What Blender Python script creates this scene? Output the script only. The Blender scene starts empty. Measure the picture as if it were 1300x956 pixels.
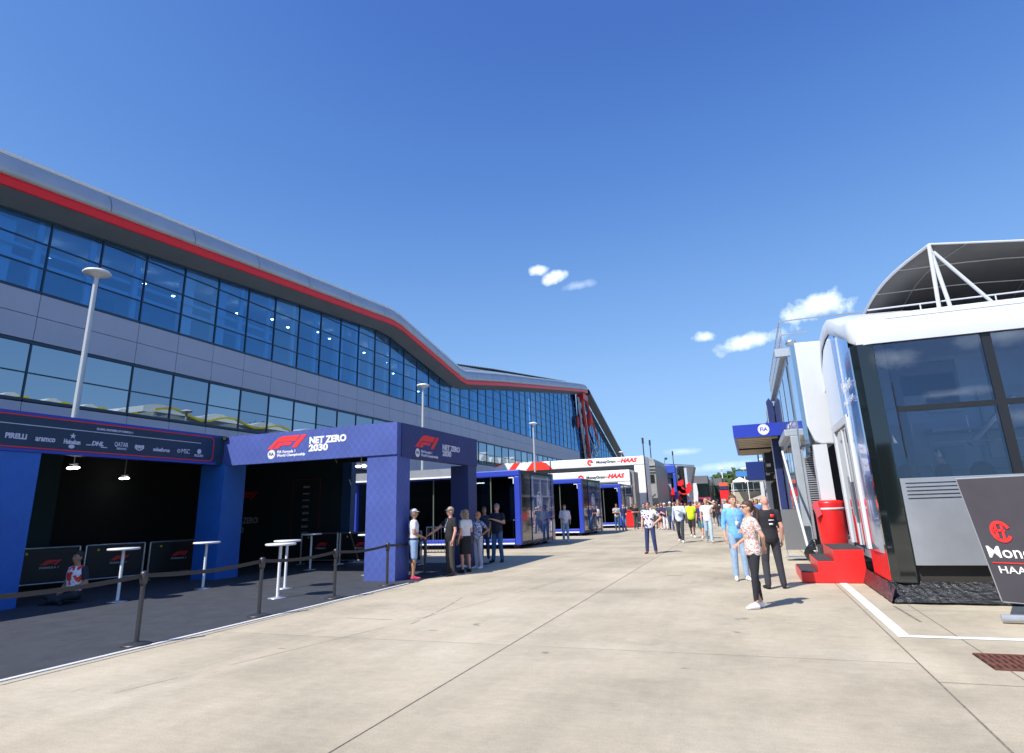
import bpy, bmesh, math, random
from mathutils import Vector, Matrix
random.seed(7)
R = math.radians
sc = bpy.context.scene
col = sc.collection
BASE = {}

# ------------------------------------------------------------------ tags
def tag(o, label=None, cat=None, group=None, kind=None):
    if label: o['label'] = label
    if cat: o['category'] = cat
    if group: o['group'] = group
    if kind: o['kind'] = kind
    return o
def thing(name, label, cat, loc=(0, 0, 0), group=None):
    o = bpy.data.objects.new(name, None); col.objects.link(o)
    o.location = loc; o.empty_display_size = .2
    BASE[o.name] = Vector(loc)
    return tag(o, label, cat, group)
def copy_tree(o, parent=None):
    c = o.copy(); col.objects.link(c); BASE[c.name] = Vector(BASE.get(o.name, (0, 0, 0)))
    if parent is not None: c.parent = parent
    for ch in [x for x in bpy.data.objects if x.parent == o]:
        copy_tree(ch, c)
    return c

# ------------------------------------------------------------------ materials
MC = {}
def mat(name, color, rough=.6, metal=0., noise=0., nscale=3., bump=0., bscale=40., spec=.5, coat=0., emit=None, estr=1., stretch=None):
    if name in MC: return MC[name]
    m = bpy.data.materials.new(name); m.use_nodes = True
    nt = m.node_tree; b = nt.nodes['Principled BSDF']
    c = (*color, 1) if len(color) == 3 else color
    b.inputs['Base Color'].default_value = c
    b.inputs['Roughness'].default_value = rough
    b.inputs['Metallic'].default_value = metal
    b.inputs['Specular IOR Level'].default_value = spec
    b.inputs['Coat Weight'].default_value = coat
    b.inputs['Coat Roughness'].default_value = .04
    if emit:
        b.inputs['Emission Color'].default_value = (*emit, 1); b.inputs['Emission Strength'].default_value = estr
    if noise or bump:
        geo = nt.nodes.new('ShaderNodeTexCoord'); mp = nt.nodes.new('ShaderNodeMapping')
        if stretch: mp.inputs['Scale'].default_value = stretch
        nt.links.new(geo.outputs['Object'], mp.inputs[0])
    if noise:
        n = nt.nodes.new('ShaderNodeTexNoise'); n.inputs['Scale'].default_value = nscale; n.inputs['Detail'].default_value = 7
        n.inputs['Roughness'].default_value = .62
        nt.links.new(mp.outputs[0], n.inputs['Vector'])
        mr = nt.nodes.new('ShaderNodeMapRange'); mr.inputs[1].default_value = .3; mr.inputs[2].default_value = .7
        mr.inputs[3].default_value = 1 - noise; mr.inputs[4].default_value = 1 + noise
        nt.links.new(n.outputs[0], mr.inputs[0])
        mx = nt.nodes.new('ShaderNodeMix'); mx.data_type = 'RGBA'; mx.blend_type = 'MULTIPLY'; mx.inputs[0].default_value = 1
        mx.inputs[6].default_value = c; nt.links.new(mr.outputs[0], mx.inputs[7]); nt.links.new(mx.outputs[2], b.inputs['Base Color'])
        r2 = nt.nodes.new('ShaderNodeMapRange'); r2.inputs[3].default_value = max(.02, rough - .1*min(1, rough*2)); r2.inputs[4].default_value = min(1, rough + .1*min(1, rough*2))
        nt.links.new(n.outputs[0], r2.inputs[0]); nt.links.new(r2.outputs[0], b.inputs['Roughness'])
    if bump:
        n2 = nt.nodes.new('ShaderNodeTexNoise'); n2.inputs['Scale'].default_value = bscale; n2.inputs['Detail'].default_value = 4
        nt.links.new(mp.outputs[0], n2.inputs['Vector'])
        bp = nt.nodes.new('ShaderNodeBump'); bp.inputs['Strength'].default_value = bump; bp.inputs['Distance'].default_value = .02
        nt.links.new(n2.outputs[0], bp.inputs['Height']); nt.links.new(bp.outputs[0], b.inputs['Normal'])
    MC[name] = m
    return m

def glass(name, tint, gloss, f0=.12, rough=.01, wav=0.0, wscale=.6):
    """thin architectural pane: tinted see-through plus a fresnel reflection"""
    if name in MC: return MC[name]
    m = bpy.data.materials.new(name); m.use_nodes = True; nt = m.node_tree; nt.nodes.clear()
    out = nt.nodes.new('ShaderNodeOutputMaterial'); mix = nt.nodes.new('ShaderNodeMixShader')
    tr = nt.nodes.new('ShaderNodeBsdfTransparent'); tr.inputs[0].default_value = (*tint, 1)
    gl = nt.nodes.new('ShaderNodeBsdfGlossy'); gl.inputs[0].default_value = (*gloss, 1); gl.inputs['Roughness'].default_value = rough
    lw = nt.nodes.new('ShaderNodeLayerWeight'); lw.inputs[0].default_value = .35
    mr = nt.nodes.new('ShaderNodeMapRange'); mr.inputs[3].default_value = f0; mr.inputs[4].default_value = 1
    nt.links.new(lw.outputs['Fresnel'], mr.inputs[0]); nt.links.new(mr.outputs[0], mix.inputs[0])
    nt.links.new(tr.outputs[0], mix.inputs[1]); nt.links.new(gl.outputs[0], mix.inputs[2]); nt.links.new(mix.outputs[0], out.inputs[0])
    if wav:
        tc = nt.nodes.new('ShaderNodeTexCoord'); n = nt.nodes.new('ShaderNodeTexNoise'); n.inputs['Scale'].default_value = wscale; n.inputs['Detail'].default_value = 1
        bp = nt.nodes.new('ShaderNodeBump'); bp.inputs['Strength'].default_value = wav; bp.inputs['Distance'].default_value = .05
        nt.links.new(tc.outputs['Object'], n.inputs['Vector']); nt.links.new(n.outputs[0], bp.inputs['Height']); nt.links.new(bp.outputs[0], gl.inputs['Normal'])
    MC[name] = m
    return m

def lattice_mat(name, base, line, rough=.55, s=.34):
    """printed stretch fabric with a diamond lattice"""
    m = bpy.data.materials.new(name); m.use_nodes = True; nt = m.node_tree; b = nt.nodes['Principled BSDF']
    L = nt.links.new; N = nt.nodes.new
    tc = N('ShaderNodeTexCoord'); sp = N('ShaderNodeSeparateXYZ'); L(tc.outputs['Object'], sp.inputs[0])
    def math_(op, a, b_=None, v=None):
        n = N('ShaderNodeMath'); n.operation = op
        if hasattr(a, 'node'): L(a, n.inputs[0])
        else: n.inputs[0].default_value = a
        if b_ is not None:
            if hasattr(b_, 'node'): L(b_, n.inputs[1])
            else: n.inputs[1].default_value = b_
        return n.outputs[0]
    u = math_('ADD', sp.outputs[0], sp.outputs[1]); z = math_('MULTIPLY', sp.outputs[2], .8)
    def band(w):
        f = math_('FRACT', math_('DIVIDE', w, s)); d = math_('ABSOLUTE', math_('SUBTRACT', f, .5))
        return math_('LESS_THAN', d, .05)
    def band2(w):
        f = math_('FRACT', math_('DIVIDE', w, s)); d = math_('ABSOLUTE', math_('SUBTRACT', f, .5))
        return math_('MULTIPLY', math_('LESS_THAN', math_('ABSOLUTE', math_('SUBTRACT', d, .12)), .018), .6)
    a, c2 = math_('ADD', u, z), math_('SUBTRACT', u, z)
    lines = math_('MAXIMUM', math_('MAXIMUM', band(a), band(c2)), math_('MAXIMUM', band2(a), band2(c2)))
    n = N('ShaderNodeTexNoise'); n.inputs['Scale'].default_value = 2.2; n.inputs['Detail'].default_value = 5; L(tc.outputs['Object'], n.inputs[0])
    fac = math_('MULTIPLY', lines, math_('ADD', math_('MULTIPLY', n.outputs[0], .7), .05))
    mx = N('ShaderNodeMix'); mx.data_type = 'RGBA'; L(fac, mx.inputs[0]); mx.inputs[6].default_value = (*base, 1); mx.inputs[7].default_value = (*line, 1)
    n2 = N('ShaderNodeTexNoise'); n2.inputs['Scale'].default_value = 1.1; n2.inputs['Detail'].default_value = 6; L(tc.outputs['Object'], n2.inputs[0])
    mr = N('ShaderNodeMapRange'); mr.inputs[3].default_value = .78; mr.inputs[4].default_value = 1.22; L(n2.outputs[0], mr.inputs[0])
    m2 = N('ShaderNodeMix'); m2.data_type = 'RGBA'; m2.blend_type = 'MULTIPLY'; m2.inputs[0].default_value = 1
    L(mx.outputs[2], m2.inputs[6]); L(mr.outputs[0], m2.inputs[7]); L(m2.outputs[2], b.inputs['Base Color'])
    bp = N('ShaderNodeBump'); bp.inputs['Strength'].default_value = .25; bp.inputs['Distance'].default_value = .03
    L(n2.outputs[0], bp.inputs['Height']); L(bp.outputs[0], b.inputs['Normal'])
    b.inputs['Roughness'].default_value = rough
    MC[name] = m
    return m

def print_mat(name, cols, scale=8., rough=.8):
    """cloth with a blotchy multi-colour print"""
    if name in MC: return MC[name]
    m = bpy.data.materials.new(name); m.use_nodes = True; nt = m.node_tree; b = nt.nodes['Principled BSDF']
    tc = nt.nodes.new('ShaderNodeTexCoord'); n = nt.nodes.new('ShaderNodeTexNoise'); n.inputs['Scale'].default_value = scale; n.inputs['Detail'].default_value = 1.5
    nt.links.new(tc.outputs['Object'], n.inputs[0])
    cr = nt.nodes.new('ShaderNodeValToRGB'); cr.color_ramp.interpolation = 'CONSTANT'
    e = cr.color_ramp.elements; k = len(cols)
    e[0].position = 0; e[0].color = (*cols[0], 1); e[1].position = .36; e[1].color = (*cols[1], 1)
    for i in range(2, k):
        x = e.new(.36 + .30*(i-1)/(k-1)); x.color = (*cols[i], 1)
    nt.links.new(n.outputs[0], cr.inputs[0]); nt.links.new(cr.outputs[0], b.inputs['Base Color'])
    b.inputs['Roughness'].default_value = rough
    MC[name] = m
    return m

# ------------------------------------------------------------------ mesh builder
class MB:
    def __init__(s): s.v = []; s.f = []; s.m = []; s.cur = 0; s.sm = []; s.smooth = False
    def mi(s, i): s.cur = i; return s
    def add(s, vs, fs):
        o = len(s.v); s.v += [tuple(p) for p in vs]
        for f in fs: s.f.append(tuple(o+i for i in f)); s.m.append(s.cur); s.sm.append(s.smooth)
        return s
    def box(s, x0, x1, y0, y1, z0, z1, rz=0, c=None):
        if x0 > x1: x0, x1 = x1, x0
        if y0 > y1: y0, y1 = y1, y0
        if z0 > z1: z0, z1 = z1, z0
        P = [(x0,y0,z0),(x1,y0,z0),(x1,y1,z0),(x0,y1,z0),(x0,y0,z1),(x1,y0,z1),(x1,y1,z1),(x0,y1,z1)]
        if rz:
            cx, cy = c or ((x0+x1)/2, (y0+y1)/2); ca, sa = math.cos(rz), math.sin(rz)
            P = [(cx+(x-cx)*ca-(y-cy)*sa, cy+(x-cx)*sa+(y-cy)*ca, z) for x, y, z in P]
        return s.add(P, [(0,3,2,1),(4,5,6,7),(0,1,5,4),(1,2,6,5),(2,3,7,6),(3,0,4,7)])
    def prism(s, pts, axis, a, b):
        """polygon pts (u,v) extruded along axis from a to b; axis x:(y,z) y:(x,z) z:(x,y)"""
        mk = {'x': lambda u, v, w: (w, u, v), 'y': lambda u, v, w: (u, w, v), 'z': lambda u, v, w: (u, v, w)}[axis]
        n = len(pts); P = [mk(u, v, a) for u, v in pts] + [mk(u, v, b) for u, v in pts]
        return s.add(P, [tuple(range(n)), tuple(range(2*n-1, n-1, -1))] + [(i, i+n, (i+1) % n+n, (i+1) % n) for i in range(n)])
    def tube(s, p, q, r, r2=None, n=8, caps=True):
        p, q = Vector(p), Vector(q); d = q-p
        if d.length < 1e-6: return s
        d.normalize(); a = d.orthogonal().normalized(); b = d.cross(a); r2 = r if r2 is None else r2
        P = [p+(a*math.cos(t)+b*math.sin(t))*r for t in [2*math.pi*i/n for i in range(n)]] + \
            [q+(a*math.cos(t)+b*math.sin(t))*r2 for t in [2*math.pi*i/n for i in range(n)]]
        F = [(i, (i+1) % n, (i+1) % n+n, i+n) for i in range(n)]
        if caps: F += [tuple(range(n-1, -1, -1)), tuple(range(n, 2*n))]
        o = s.smooth; s.smooth = False; s.add(P, F); s.smooth = o
        return s
    def path(s, pts, r, n=8):
        for a, b in zip(pts, pts[1:]): s.tube(a, b, r, n=n)
        return s
    def lathe(s, cx, cy, prof, n=24):
        P = []; 
        for r, z in prof: P += [(cx+r*math.cos(2*math.pi*i/n), cy+r*math.sin(2*math.pi*i/n), z) for i in range(n)]
        F = []
        for k in range(len(prof)-1):
            for i in range(n): F.append((k*n+i, k*n+(i+1) % n, (k+1)*n+(i+1) % n, (k+1)*n+i))
        F.append(tuple(range(n-1, -1, -1))); F.append(tuple((len(prof)-1)*n+i for i in range(n)))
        return s.add(P, F)
    def grid(s, rows, close=False):
        """rows: list of equal-length point rows"""
        n = len(rows[0]); P = [p for r in rows for p in r]; F = []
        for k in range(len(rows)-1):
            for i in range(n if close else n-1):
                j = (i+1) % n; F.append((k*n+i, k*n+j, (k+1)*n+j, (k+1)*n+i))
        return s.add(P, F)
    def ball(s, c, rx, ry, rz, n=12, m=8):
        rows = []
        for k in range(m+1):
            t = math.pi*k/m; rr = max(math.sin(t), .001)
            rows.append([(c[0]+rx*rr*math.cos(2*math.pi*i/n), c[1]+ry*rr*math.sin(2*math.pi*i/n), c[2]+rz*math.cos(t)) for i in range(n)])
        return s.grid(rows, True)
    def build(s, name, mats, parent=None, bev=0, smooth=None, fixn=True):
        if not isinstance(mats, (list, tuple)): mats = [mats]
        base = BASE.get(parent.name, Vector((0, 0, 0))) if parent else Vector((0, 0, 0))
        me = bpy.data.meshes.new(name)
        me.from_pydata([tuple(Vector(p)-base) for p in s.v], [], s.f)
        for m in mats: me.materials.append(m)
        for p, i, q in zip(me.polygons, s.m, s.sm): p.material_index = i; p.use_smooth = q if smooth is None else smooth
        if fixn or bev:
            bm = bmesh.new(); bm.from_mesh(me)
            if fixn: bmesh.ops.recalc_face_normals(bm, faces=bm.faces)
            if bev:
                bmesh.ops.bevel(bm, geom=[e for e in bm.edges if len(e.link_faces) == 2 and e.calc_face_angle(0) > .5], offset=bev, segments=2, affect='EDGES', profile=.6, clamp_overlap=True)
            bm.to_mesh(me); bm.free()
        me.update()
        o = bpy.data.objects.new(name, me); col.objects.link(o)
        BASE[o.name] = base
        if parent: o.parent = parent
        return o
def struct(name, mb, m, label=None, **k):
    o = mb.build(name, m, None, **k); o['kind'] = 'structure'
    if label: o['label'] = label
    return o

# orientation frames (right, up, normal)
FX = Matrix(((0, 0, 1), (1, 0, 0), (0, 1, 0)))     # faces +X: local x->+Y, y->+Z
FYm = Matrix(((1, 0, 0), (0, 0, -1), (0, 1, 0)))   # faces -Y: local x->+X, y->+Z
FXm = Matrix(((0, 0, -1), (-1, 0, 0), (0, 1, 0)))  # faces -X: local x->-Y, y->+Z
def text(s, size, pos, frame, m, parent, name='lettering', align='LEFT', bold=0.0, shear=0., ext=.004, width=None, label=None, squash=1.):
    cu = bpy.data.curves.new('t', 'FONT'); cu.body = s; cu.size = size; cu.align_x = align; cu.align_y = 'CENTER'
    cu.offset = bold; cu.shear = shear; cu.extrude = ext; cu.resolution_u = 3
    ob = bpy.data.objects.new('t', cu); col.objects.link(ob)
    dg = bpy.context.evaluated_depsgraph_get(); me = bpy.data.meshes.new_from_object(ob.evaluated_get(dg))
    bpy.data.objects.remove(ob); bpy.data.curves.remove(cu)
    xs = [v.co.x for v in me.vertices]; w = (max(xs)-min(xs)) if xs else 1
    k = (width/w) if width else 1
    base = BASE.get(parent.name, Vector((0, 0, 0))); P = Vector(pos)
    for v in me.vertices:
        c = Vector((v.co.x*k, v.co.y*squash, v.co.z)); v.co = frame @ c + P - base
    me.materials.clear(); me.materials.append(m)
    o = bpy.data.objects.new(name, me); col.objects.link(o); o.parent = parent; BASE[o.name] = base
    if label: o['label'] = label
    return o
def decal(polys, pos, frame, m, parent, name, sc_=1., th=.006):
    """flat raised shapes: polys in local (x,y), thickness th"""
    base = BASE.get(parent.name, Vector((0, 0, 0))); mb = MB()
    for pl in polys:
        n = len(pl); f = [frame @ Vector((x*sc_, y*sc_, 0)) + Vector(pos) for x, y in pl]; g = [frame @ Vector((x*sc_, y*sc_, th)) + Vector(pos) for x, y in pl]
        mb.add(f+g, [tuple(range(n)), tuple(range(2*n-1, n-1, -1))] + [(i, i+n, (i+1) % n+n, (i+1) % n) for i in range(n)])
    return mb.build(name, m, parent)
def ring(r0, r1, n=28, cx=0, cy=0, a0=0., a1=2*math.pi, sx=1.):
    out = []
    for i in range(n):
        a, b = a0+(a1-a0)*i/n, a0+(a1-a0)*(i+1)/n
        out.append([(cx+sx*r0*math.cos(a), cy+r0*math.sin(a)), (cx+sx*r1*math.cos(a), cy+r1*math.sin(a)), (cx+sx*r1*math.cos(b), cy+r1*math.sin(b)), (cx+sx*r0*math.cos(b), cy+r0*math.sin(b))])
    return out
F1P = [[(0,0),(15.5,0),(27,11.5),(32,14.8),(38,16),(87,16),(101,30),(50,30),(39,28.5),(29,23.5)],
       [(19,0),(35,0),(42,7),(70.5,7),(77.5,14),(40,14),(33,12.5),(28,9)], [(75,0),(90.5,0),(120,30),(104.5,30)]]
def f1_logo(pos, frame, m, parent, w): return decal(F1P, pos, frame, m, parent, 'emblem', w/120.)
def fia_badge(pos, frame, m, parent, r, dark):
    decal(ring(r*.9, r, 28), pos, frame, m, parent, 'badge_ring')
    decal([[(r*.86*math.cos(t), r*.86*math.sin(t)) for t in [2*math.pi*i/24 for i in range(24)]]], pos, frame, m, parent, 'badge_disc', th=.005)
    p = Vector(pos) + frame @ Vector((0, 0, .006))
    text('FIA', r*1.05, p, frame, dark, parent, 'badge_lettering', 'CENTER', bold=r*.03, ext=.002, width=r*1.35)

# colours / common mats
M_white = mat('white_paint', (.8, .8, .8), .35, noise=.05, nscale=2)
M_red = mat('red_paint', (.75, .02, .02), .35, noise=.06)
M_redlogo = mat('logo_red', (.85, .03, .03), .5)
M_whitelogo = mat('logo_white', (.85, .85, .88), .5)
M_black = mat('black_paint', (.012, .012, .014), .4)
M_dark = mat('dark_grey', (.04, .042, .048), .5, noise=.15)
M_steel = mat('galvanised_steel', (.5, .52, .55), .35, metal=.8, noise=.12, nscale=8)
M_alu = mat('aluminium', (.55, .57, .6), .3, metal=.6, noise=.05, nscale=3)
M_navy = mat('navy_print', (.018, .03, .13), .45, noise=.1)
M_blue = mat('royal_blue_paint', (.03, .06, .42), .3, noise=.06)

# ================================================================== CAMERA
def cam_basis(yaw, pitch, roll):
    y, p, r = R(yaw), R(pitch), R(roll)
    f = Vector((-math.sin(y)*math.cos(p), math.cos(y)*math.cos(p), math.sin(p)))
    rt = Vector((math.cos(y), math.sin(y), 0)); up = rt.cross(f)
    return rt*math.cos(r)+up*math.sin(r), -rt*math.sin(r)+up*math.cos(r), f
cd = bpy.data.cameras.new('Camera'); cam = bpy.data.objects.new('Camera', cd); col.objects.link(cam); sc.camera = cam
rt, up, fw = cam_basis(20.095, 15.338, -1.8647)
cam.matrix_world = Matrix(((rt.x, up.x, -fw.x, 0), (rt.y, up.y, -fw.y, 0), (rt.z, up.z, -fw.z, 1.65), (0, 0, 0, 1)))
cd.sensor_width = 36; cd.lens = 777.53/1300*36; cd.shift_y = -44.5/1300; cd.clip_start = .1; cd.clip_end = 6000

# ================================================================== LIGHT
sund = Vector((-.42, -.78, 1.)).normalized()
el = math.asin(sund.z); az = math.atan2(sund.x, sund.y)
w = bpy.data.worlds.new('World'); sc.world = w; w.use_nodes = True; nt = w.node_tree
bg = nt.nodes['Background']; sky = nt.nodes.new('ShaderNodeTexSky'); sky.sky_type = 'NISHITA'; sky.sun_disc = False
sky.sun_elevation = el; sky.sun_rotation = az; sky.air_density = 1.; sky.dust_density = .35; sky.ozone_density = 2.5; sky.altitude = 100
L = nt.links.new; N = nt.nodes.new
hs = N('ShaderNodeHueSaturation'); hs.inputs['Hue'].default_value = .515; hs.inputs['Saturation'].default_value = 1.12; hs.inputs['Value'].default_value = 1.0
L(sky.outputs[0], hs.inputs['Color'])
K_ = .12*2**.55
def vscale(src, k):
    n = N('ShaderNodeVectorMath'); n.operation = 'SCALE'; L(src, n.inputs[0]); n.inputs['Scale'].default_value = k; return n.outputs[0]
cv = N('ShaderNodeRGBCurve'); L(vscale(hs.outputs[0], K_), cv.inputs['Color'])
for ci, pts in enumerate(([(.098, .072), (.122, .10), (.223, .205), (.434, .33), (.752, .39), (1, .43)], [(.174, .181), (.216, .246), (.381, .418), (.687, .585), (1, .665)], [(.434, .565), (.515, .655), (.799, .85), (1, .95)])):
    c_ = cv.mapping.curves[ci]; c_.points[1].location = pts[-1]
    for p in pts[:-1]: c_.points.new(*p)
cv.mapping.update()
skyc = vscale(cv.outputs[0], 1/(.12*2**.8))
tc = N('ShaderNodeTexCoord')
def vm(op, a, b=None):
    n = N('ShaderNodeVectorMath'); n.operation = op
    L(a, n.inputs[0]) if hasattr(a, 'node') else setattr(n.inputs[0], 'default_value', a)
    if b is not None: L(b, n.inputs[1]) if hasattr(b, 'node') else setattr(n.inputs[1], 'default_value', b)
    return n
def mm(op, a, b=None, cl=False):
    n = N('ShaderNodeMath'); n.operation = op; n.use_clamp = cl
    L(a, n.inputs[0]) if hasattr(a, 'node') else setattr(n.inputs[0], 'default_value', a)
    if b is not None: L(b, n.inputs[1]) if hasattr(b, 'node') else setattr(n.inputs[1], 'default_value', b)
    return n.outputs[0]
nz = N('ShaderNodeTexNoise'); nz.inputs['Scale'].default_value = 38; nz.inputs['Detail'].default_value = 7; nz.inputs['Roughness'].default_value = .6
L(tc.outputs['Generated'], nz.inputs['Vector'])
nz2 = N('ShaderNodeTexNoise'); nz2.inputs['Scale'].default_value = 15; nz2.inputs['Detail'].default_value = 4; L(tc.outputs['Generated'], nz2.inputs['Vector'])
tot = None
# direction, half-width, half-height (tangent units), tilt, density
CL = [((-.2766,.8858,.3726), .021, .011, .1, 1), ((-.2529,.8978,.3606), .026, .012, .35, 1), ((-.2157,.913,.3462), .03, .008, .1, .25),
      ((.127,.9534,.2724), .050, .021, .12, 1.0), ((.0334,.9711,.2365), .058, .013, .15, .85), ((-.034,.9678,.2494), .018, .008, 0, .6),
      ((-.0861,.9932,.0785), .03, .006, 0, .22), ((-.03,.998,.053), .06, .008, .05, .25),
      ((.21, -.95, .185), .035, .014, .1, 1), ((.33, -.92, .195), .05, .016, 0, 1), ((.27, -.95, .13), .04, .008, 0, .9), ((.40, -.90, .14), .06, .014, 0, .8), ((.35, -.93, .09), .07, .012, .1, .8), ((.6, -.7, .3), .1, .03, 0, .8)]
for d, a, b, t, k in CL:
    D = Vector(d).normalized(); Rr = D.cross(Vector((0, 0, 1))).normalized(); U = Rr.cross(D)
    R2 = Rr*math.cos(t)+U*math.sin(t); U2 = -Rr*math.sin(t)+U*math.cos(t)
    dn = vm('DOT_PRODUCT', tc.outputs['Generated'], tuple(D)).outputs['Value']
    u = mm('DIVIDE', mm('DIVIDE', vm('DOT_PRODUCT', tc.outputs['Generated'], tuple(R2)).outputs['Value'], dn), a)
    v = mm('DIVIDE', mm('DIVIDE', vm('DOT_PRODUCT', tc.outputs['Generated'], tuple(U2)).outputs['Value'], dn), b)
    rr = mm('SQRT', mm('ADD', mm('MULTIPLY', u, u), mm('MULTIPLY', v, v)))
    s_ = mm('ADD', mm('SUBTRACT', 1., rr), mm('MULTIPLY', mm('SUBTRACT', mm('ADD', mm('MULTIPLY', nz.outputs[0], .6), mm('MULTIPLY', nz2.outputs[0], .4)), .5), 2.6))
    s_ = mm('MULTIPLY', mm('MULTIPLY', s_, 1.05, True), k, True)
    s_ = mm('MULTIPLY', s_, mm('GREATER_THAN', dn, .5))
    tot = s_ if tot is None else mm('MAXIMUM', tot, s_)
cm = N('ShaderNodeMix'); cm.data_type = 'RGBA'; L(mm('MULTIPLY', tot, .9), cm.inputs[0]); L(skyc, cm.inputs[6])
cm.inputs[7].default_value = (9.5, 9.9, 10.6, 1)
L(cm.outputs[2], bg.inputs[0]); bg.inputs[1].default_value = .12
sl = bpy.data.lights.new('sun_lamp', 'SUN'); sl.energy = 3.6; sl.angle = R(.53); sl.color = (1, .95, .87)
so = bpy.data.objects.new('sun_lamp', sl); col.objects.link(so); so.rotation_euler = sund.to_track_quat('Z', 'Y').to_euler(); so.location = (-20, -30, 60)
vs = sc.view_settings; vs.view_transform = 'Standard'; vs.look = 'None'; vs.gamma = 1; vs.use_curve_mapping = False; vs.exposure = .8

# ================================================================== GROUND
def concrete():
    m = bpy.data.materials.new('pale_concrete'); m.use_nodes = True; nt = m.node_tree; b = nt.nodes['Principled BSDF']
    L = nt.links.new; N = nt.nodes.new; tc = N('ShaderNodeTexCoord')
    def noise(sc_, det, vec=None, rough=.6):
        n = N('ShaderNodeTexNoise'); n.inputs['Scale'].default_value = sc_; n.inputs['Detail'].default_value = det; n.inputs['Roughness'].default_value = rough
        L(vec or tc.outputs['Object'], n.inputs[0]); return n.outputs[0]
    mp = N('ShaderNodeMapping'); mp.inputs['Scale'].default_value = (1, 9, 1); mp.inputs['Rotation'].default_value = (0, 0, R(4)); L(tc.outputs['Object'], mp.inputs[0])
    mp2 = N('ShaderNodeMapping'); mp2.inputs['Scale'].default_value = (1.6, .22, 1); mp2.inputs['Rotation'].default_value = (0, 0, R(-3)); L(tc.outputs['Object'], mp2.inputs[0])
    cr = N('ShaderNodeValToRGB'); e = cr.color_ramp.elements
    e[0].position = .28; e[0].color = (.36, .31, .225, 1); e[1].position = .72; e[1].color = (.55, .485, .365, 1)
    x = e.new(.5); x.color = (.475, .41, .30, 1)
    L(noise(.35, 8), cr.inputs[0])
    def mul(a, fac_out, lo, hi, f0=.3, f1=.7):
        mr = N('ShaderNodeMapRange'); mr.inputs[1].default_value = f0; mr.inputs[2].default_value = f1; mr.inputs[3].default_value = lo; mr.inputs[4].default_value = hi; L(fac_out, mr.inputs[0])
        mx = N('ShaderNodeMix'); mx.data_type = 'RGBA'; mx.blend_type = 'MULTIPLY'; mx.inputs[0].default_value = 1; L(a, mx.inputs[6]); L(mr.outputs[0], mx.inputs[7]); return mx.outputs[2]
    c = mul(cr.outputs[0], noise(2.2, 8, mp.outputs[0], .7), .93, 1.05)
    c = mul(c, noise(.9, 6, mp2.outputs[0], .6), .88, 1.06)
    c = mul(c, noise(60, 3), .9, 1.1)
    c = mul(c, noise(7, 9, None, .75), .9, 1.06)
    sx = N('ShaderNodeSeparateXYZ'); L(tc.outputs['Object'], sx.inputs[0])
    def fl(o, off, k):
        a = N('ShaderNodeMath'); a.operation = 'ADD'; L(o, a.inputs[0]); a.inputs[1].default_value = off
        d = N('ShaderNodeMath'); d.operation = 'DIVIDE'; L(a.outputs[0], d.inputs[0]); d.inputs[1].default_value = k
        f = N('ShaderNodeMath'); f.operation = 'FLOOR'; L(d.outputs[0], f.inputs[0]); return f.outputs[0]
    cb = N('ShaderNodeCombineXYZ'); L(fl(sx.outputs[0], 3.08, 4.5), cb.inputs[0]); L(fl(sx.outputs[1], 2.1, 5.), cb.inputs[1])
    wn = N('ShaderNodeTexWhiteNoise'); wn.noise_dimensions = '2D'; L(cb.outputs[0], wn.inputs['Vector'])
    c = mul(c, wn.outputs['Value'], .935, 1.045, 0., 1.)
    c = mul(c, noise(.55, 9, None, .72), .86, 1.04, .33, .5)
    # small dark oil spots
    c = mul(c, noise(1.9, 3, None, .4), .55, 1., .225, .27)
    # orange-ish rust patches
    mr = N('ShaderNodeMapRange'); mr.inputs[1].default_value = .56; mr.inputs[2].default_value = .75; mr.inputs[4].default_value = .35; L(noise(.22, 5), mr.inputs[0])
    mx = N('ShaderNodeMix'); mx.data_type = 'RGBA'; L(mr.outputs[0], mx.inputs[0]); L(c, mx.inputs[6]); mx.inputs[7].default_value = (.50, .40, .28, 1)
    L(mx.outputs[2], b.inputs['Base Color']); b.inputs['Roughness'].default_value = .85
    bp = N('ShaderNodeBump'); bp.inputs['Strength'].default_value = .25; bp.inputs['Distance'].default_value = .01; L(noise(45, 5), bp.inputs['Height']); L(bp.outputs[0], b.inputs['Normal'])
    return m
M_conc = concrete()
struct('ground', MB().add([(-2500, -1500, 0), (2500, -1500, 0), (2500, 3000, 0), (-2500, 3000, 0)], [(0, 1, 2, 3)]), M_conc)
struct('field', MB().add([(-2400, 230, .02), (2400, 230, .02), (2400, 2900, .02), (-2400, 2900, .02)], [(0, 1, 2, 3)]), mat('field_grass', (.09, .13, .035), .9, noise=.3, nscale=.02))
# carpet + white edge
M_carpet = mat('charcoal_carpet', (.044, .049, .062), .95, noise=.22, nscale=2.5, bump=.5, bscale=220)
struct('carpet', MB().box(-26, -8.0, -12, 19.4, .001, .012), M_carpet, 'dark charcoal event carpet')
mb = MB(); mb.box(-8.0, -7.93, -12, 13.95, .004, .014)
struct('carpet_edge', mb, mat('edge_trim', (.8, .8, .8), .4))
# joints
M_joint = mat('joint_seal', (.2, .175, .135), .9, noise=.4, nscale=12)
mb = MB()
def strip(mb, x0, y0, x1, y1, w, z=.004):
    d = Vector((x1-x0, y1-y0, 0)).normalized(); n = Vector((-d.y, d.x, 0))*w/2
    mb.add([(x0-n.x, y0-n.y, z), (x1-n.x, y1-n.y, z), (x1+n.x, y1+n.y, z), (x0+n.x, y0+n.y, z)], [(0, 1, 2, 3)])
strip(mb, -3.05, -20, -3.1, 200, .010); strip(mb, 1.42, -20, 1.42, 60, .017); strip(mb, 2.15, -20, 2.15, 12, .012)
for y in (3.2, 7.2, 11.4): strip(mb, 1.42, y, 12, y+.02, .009)

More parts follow.
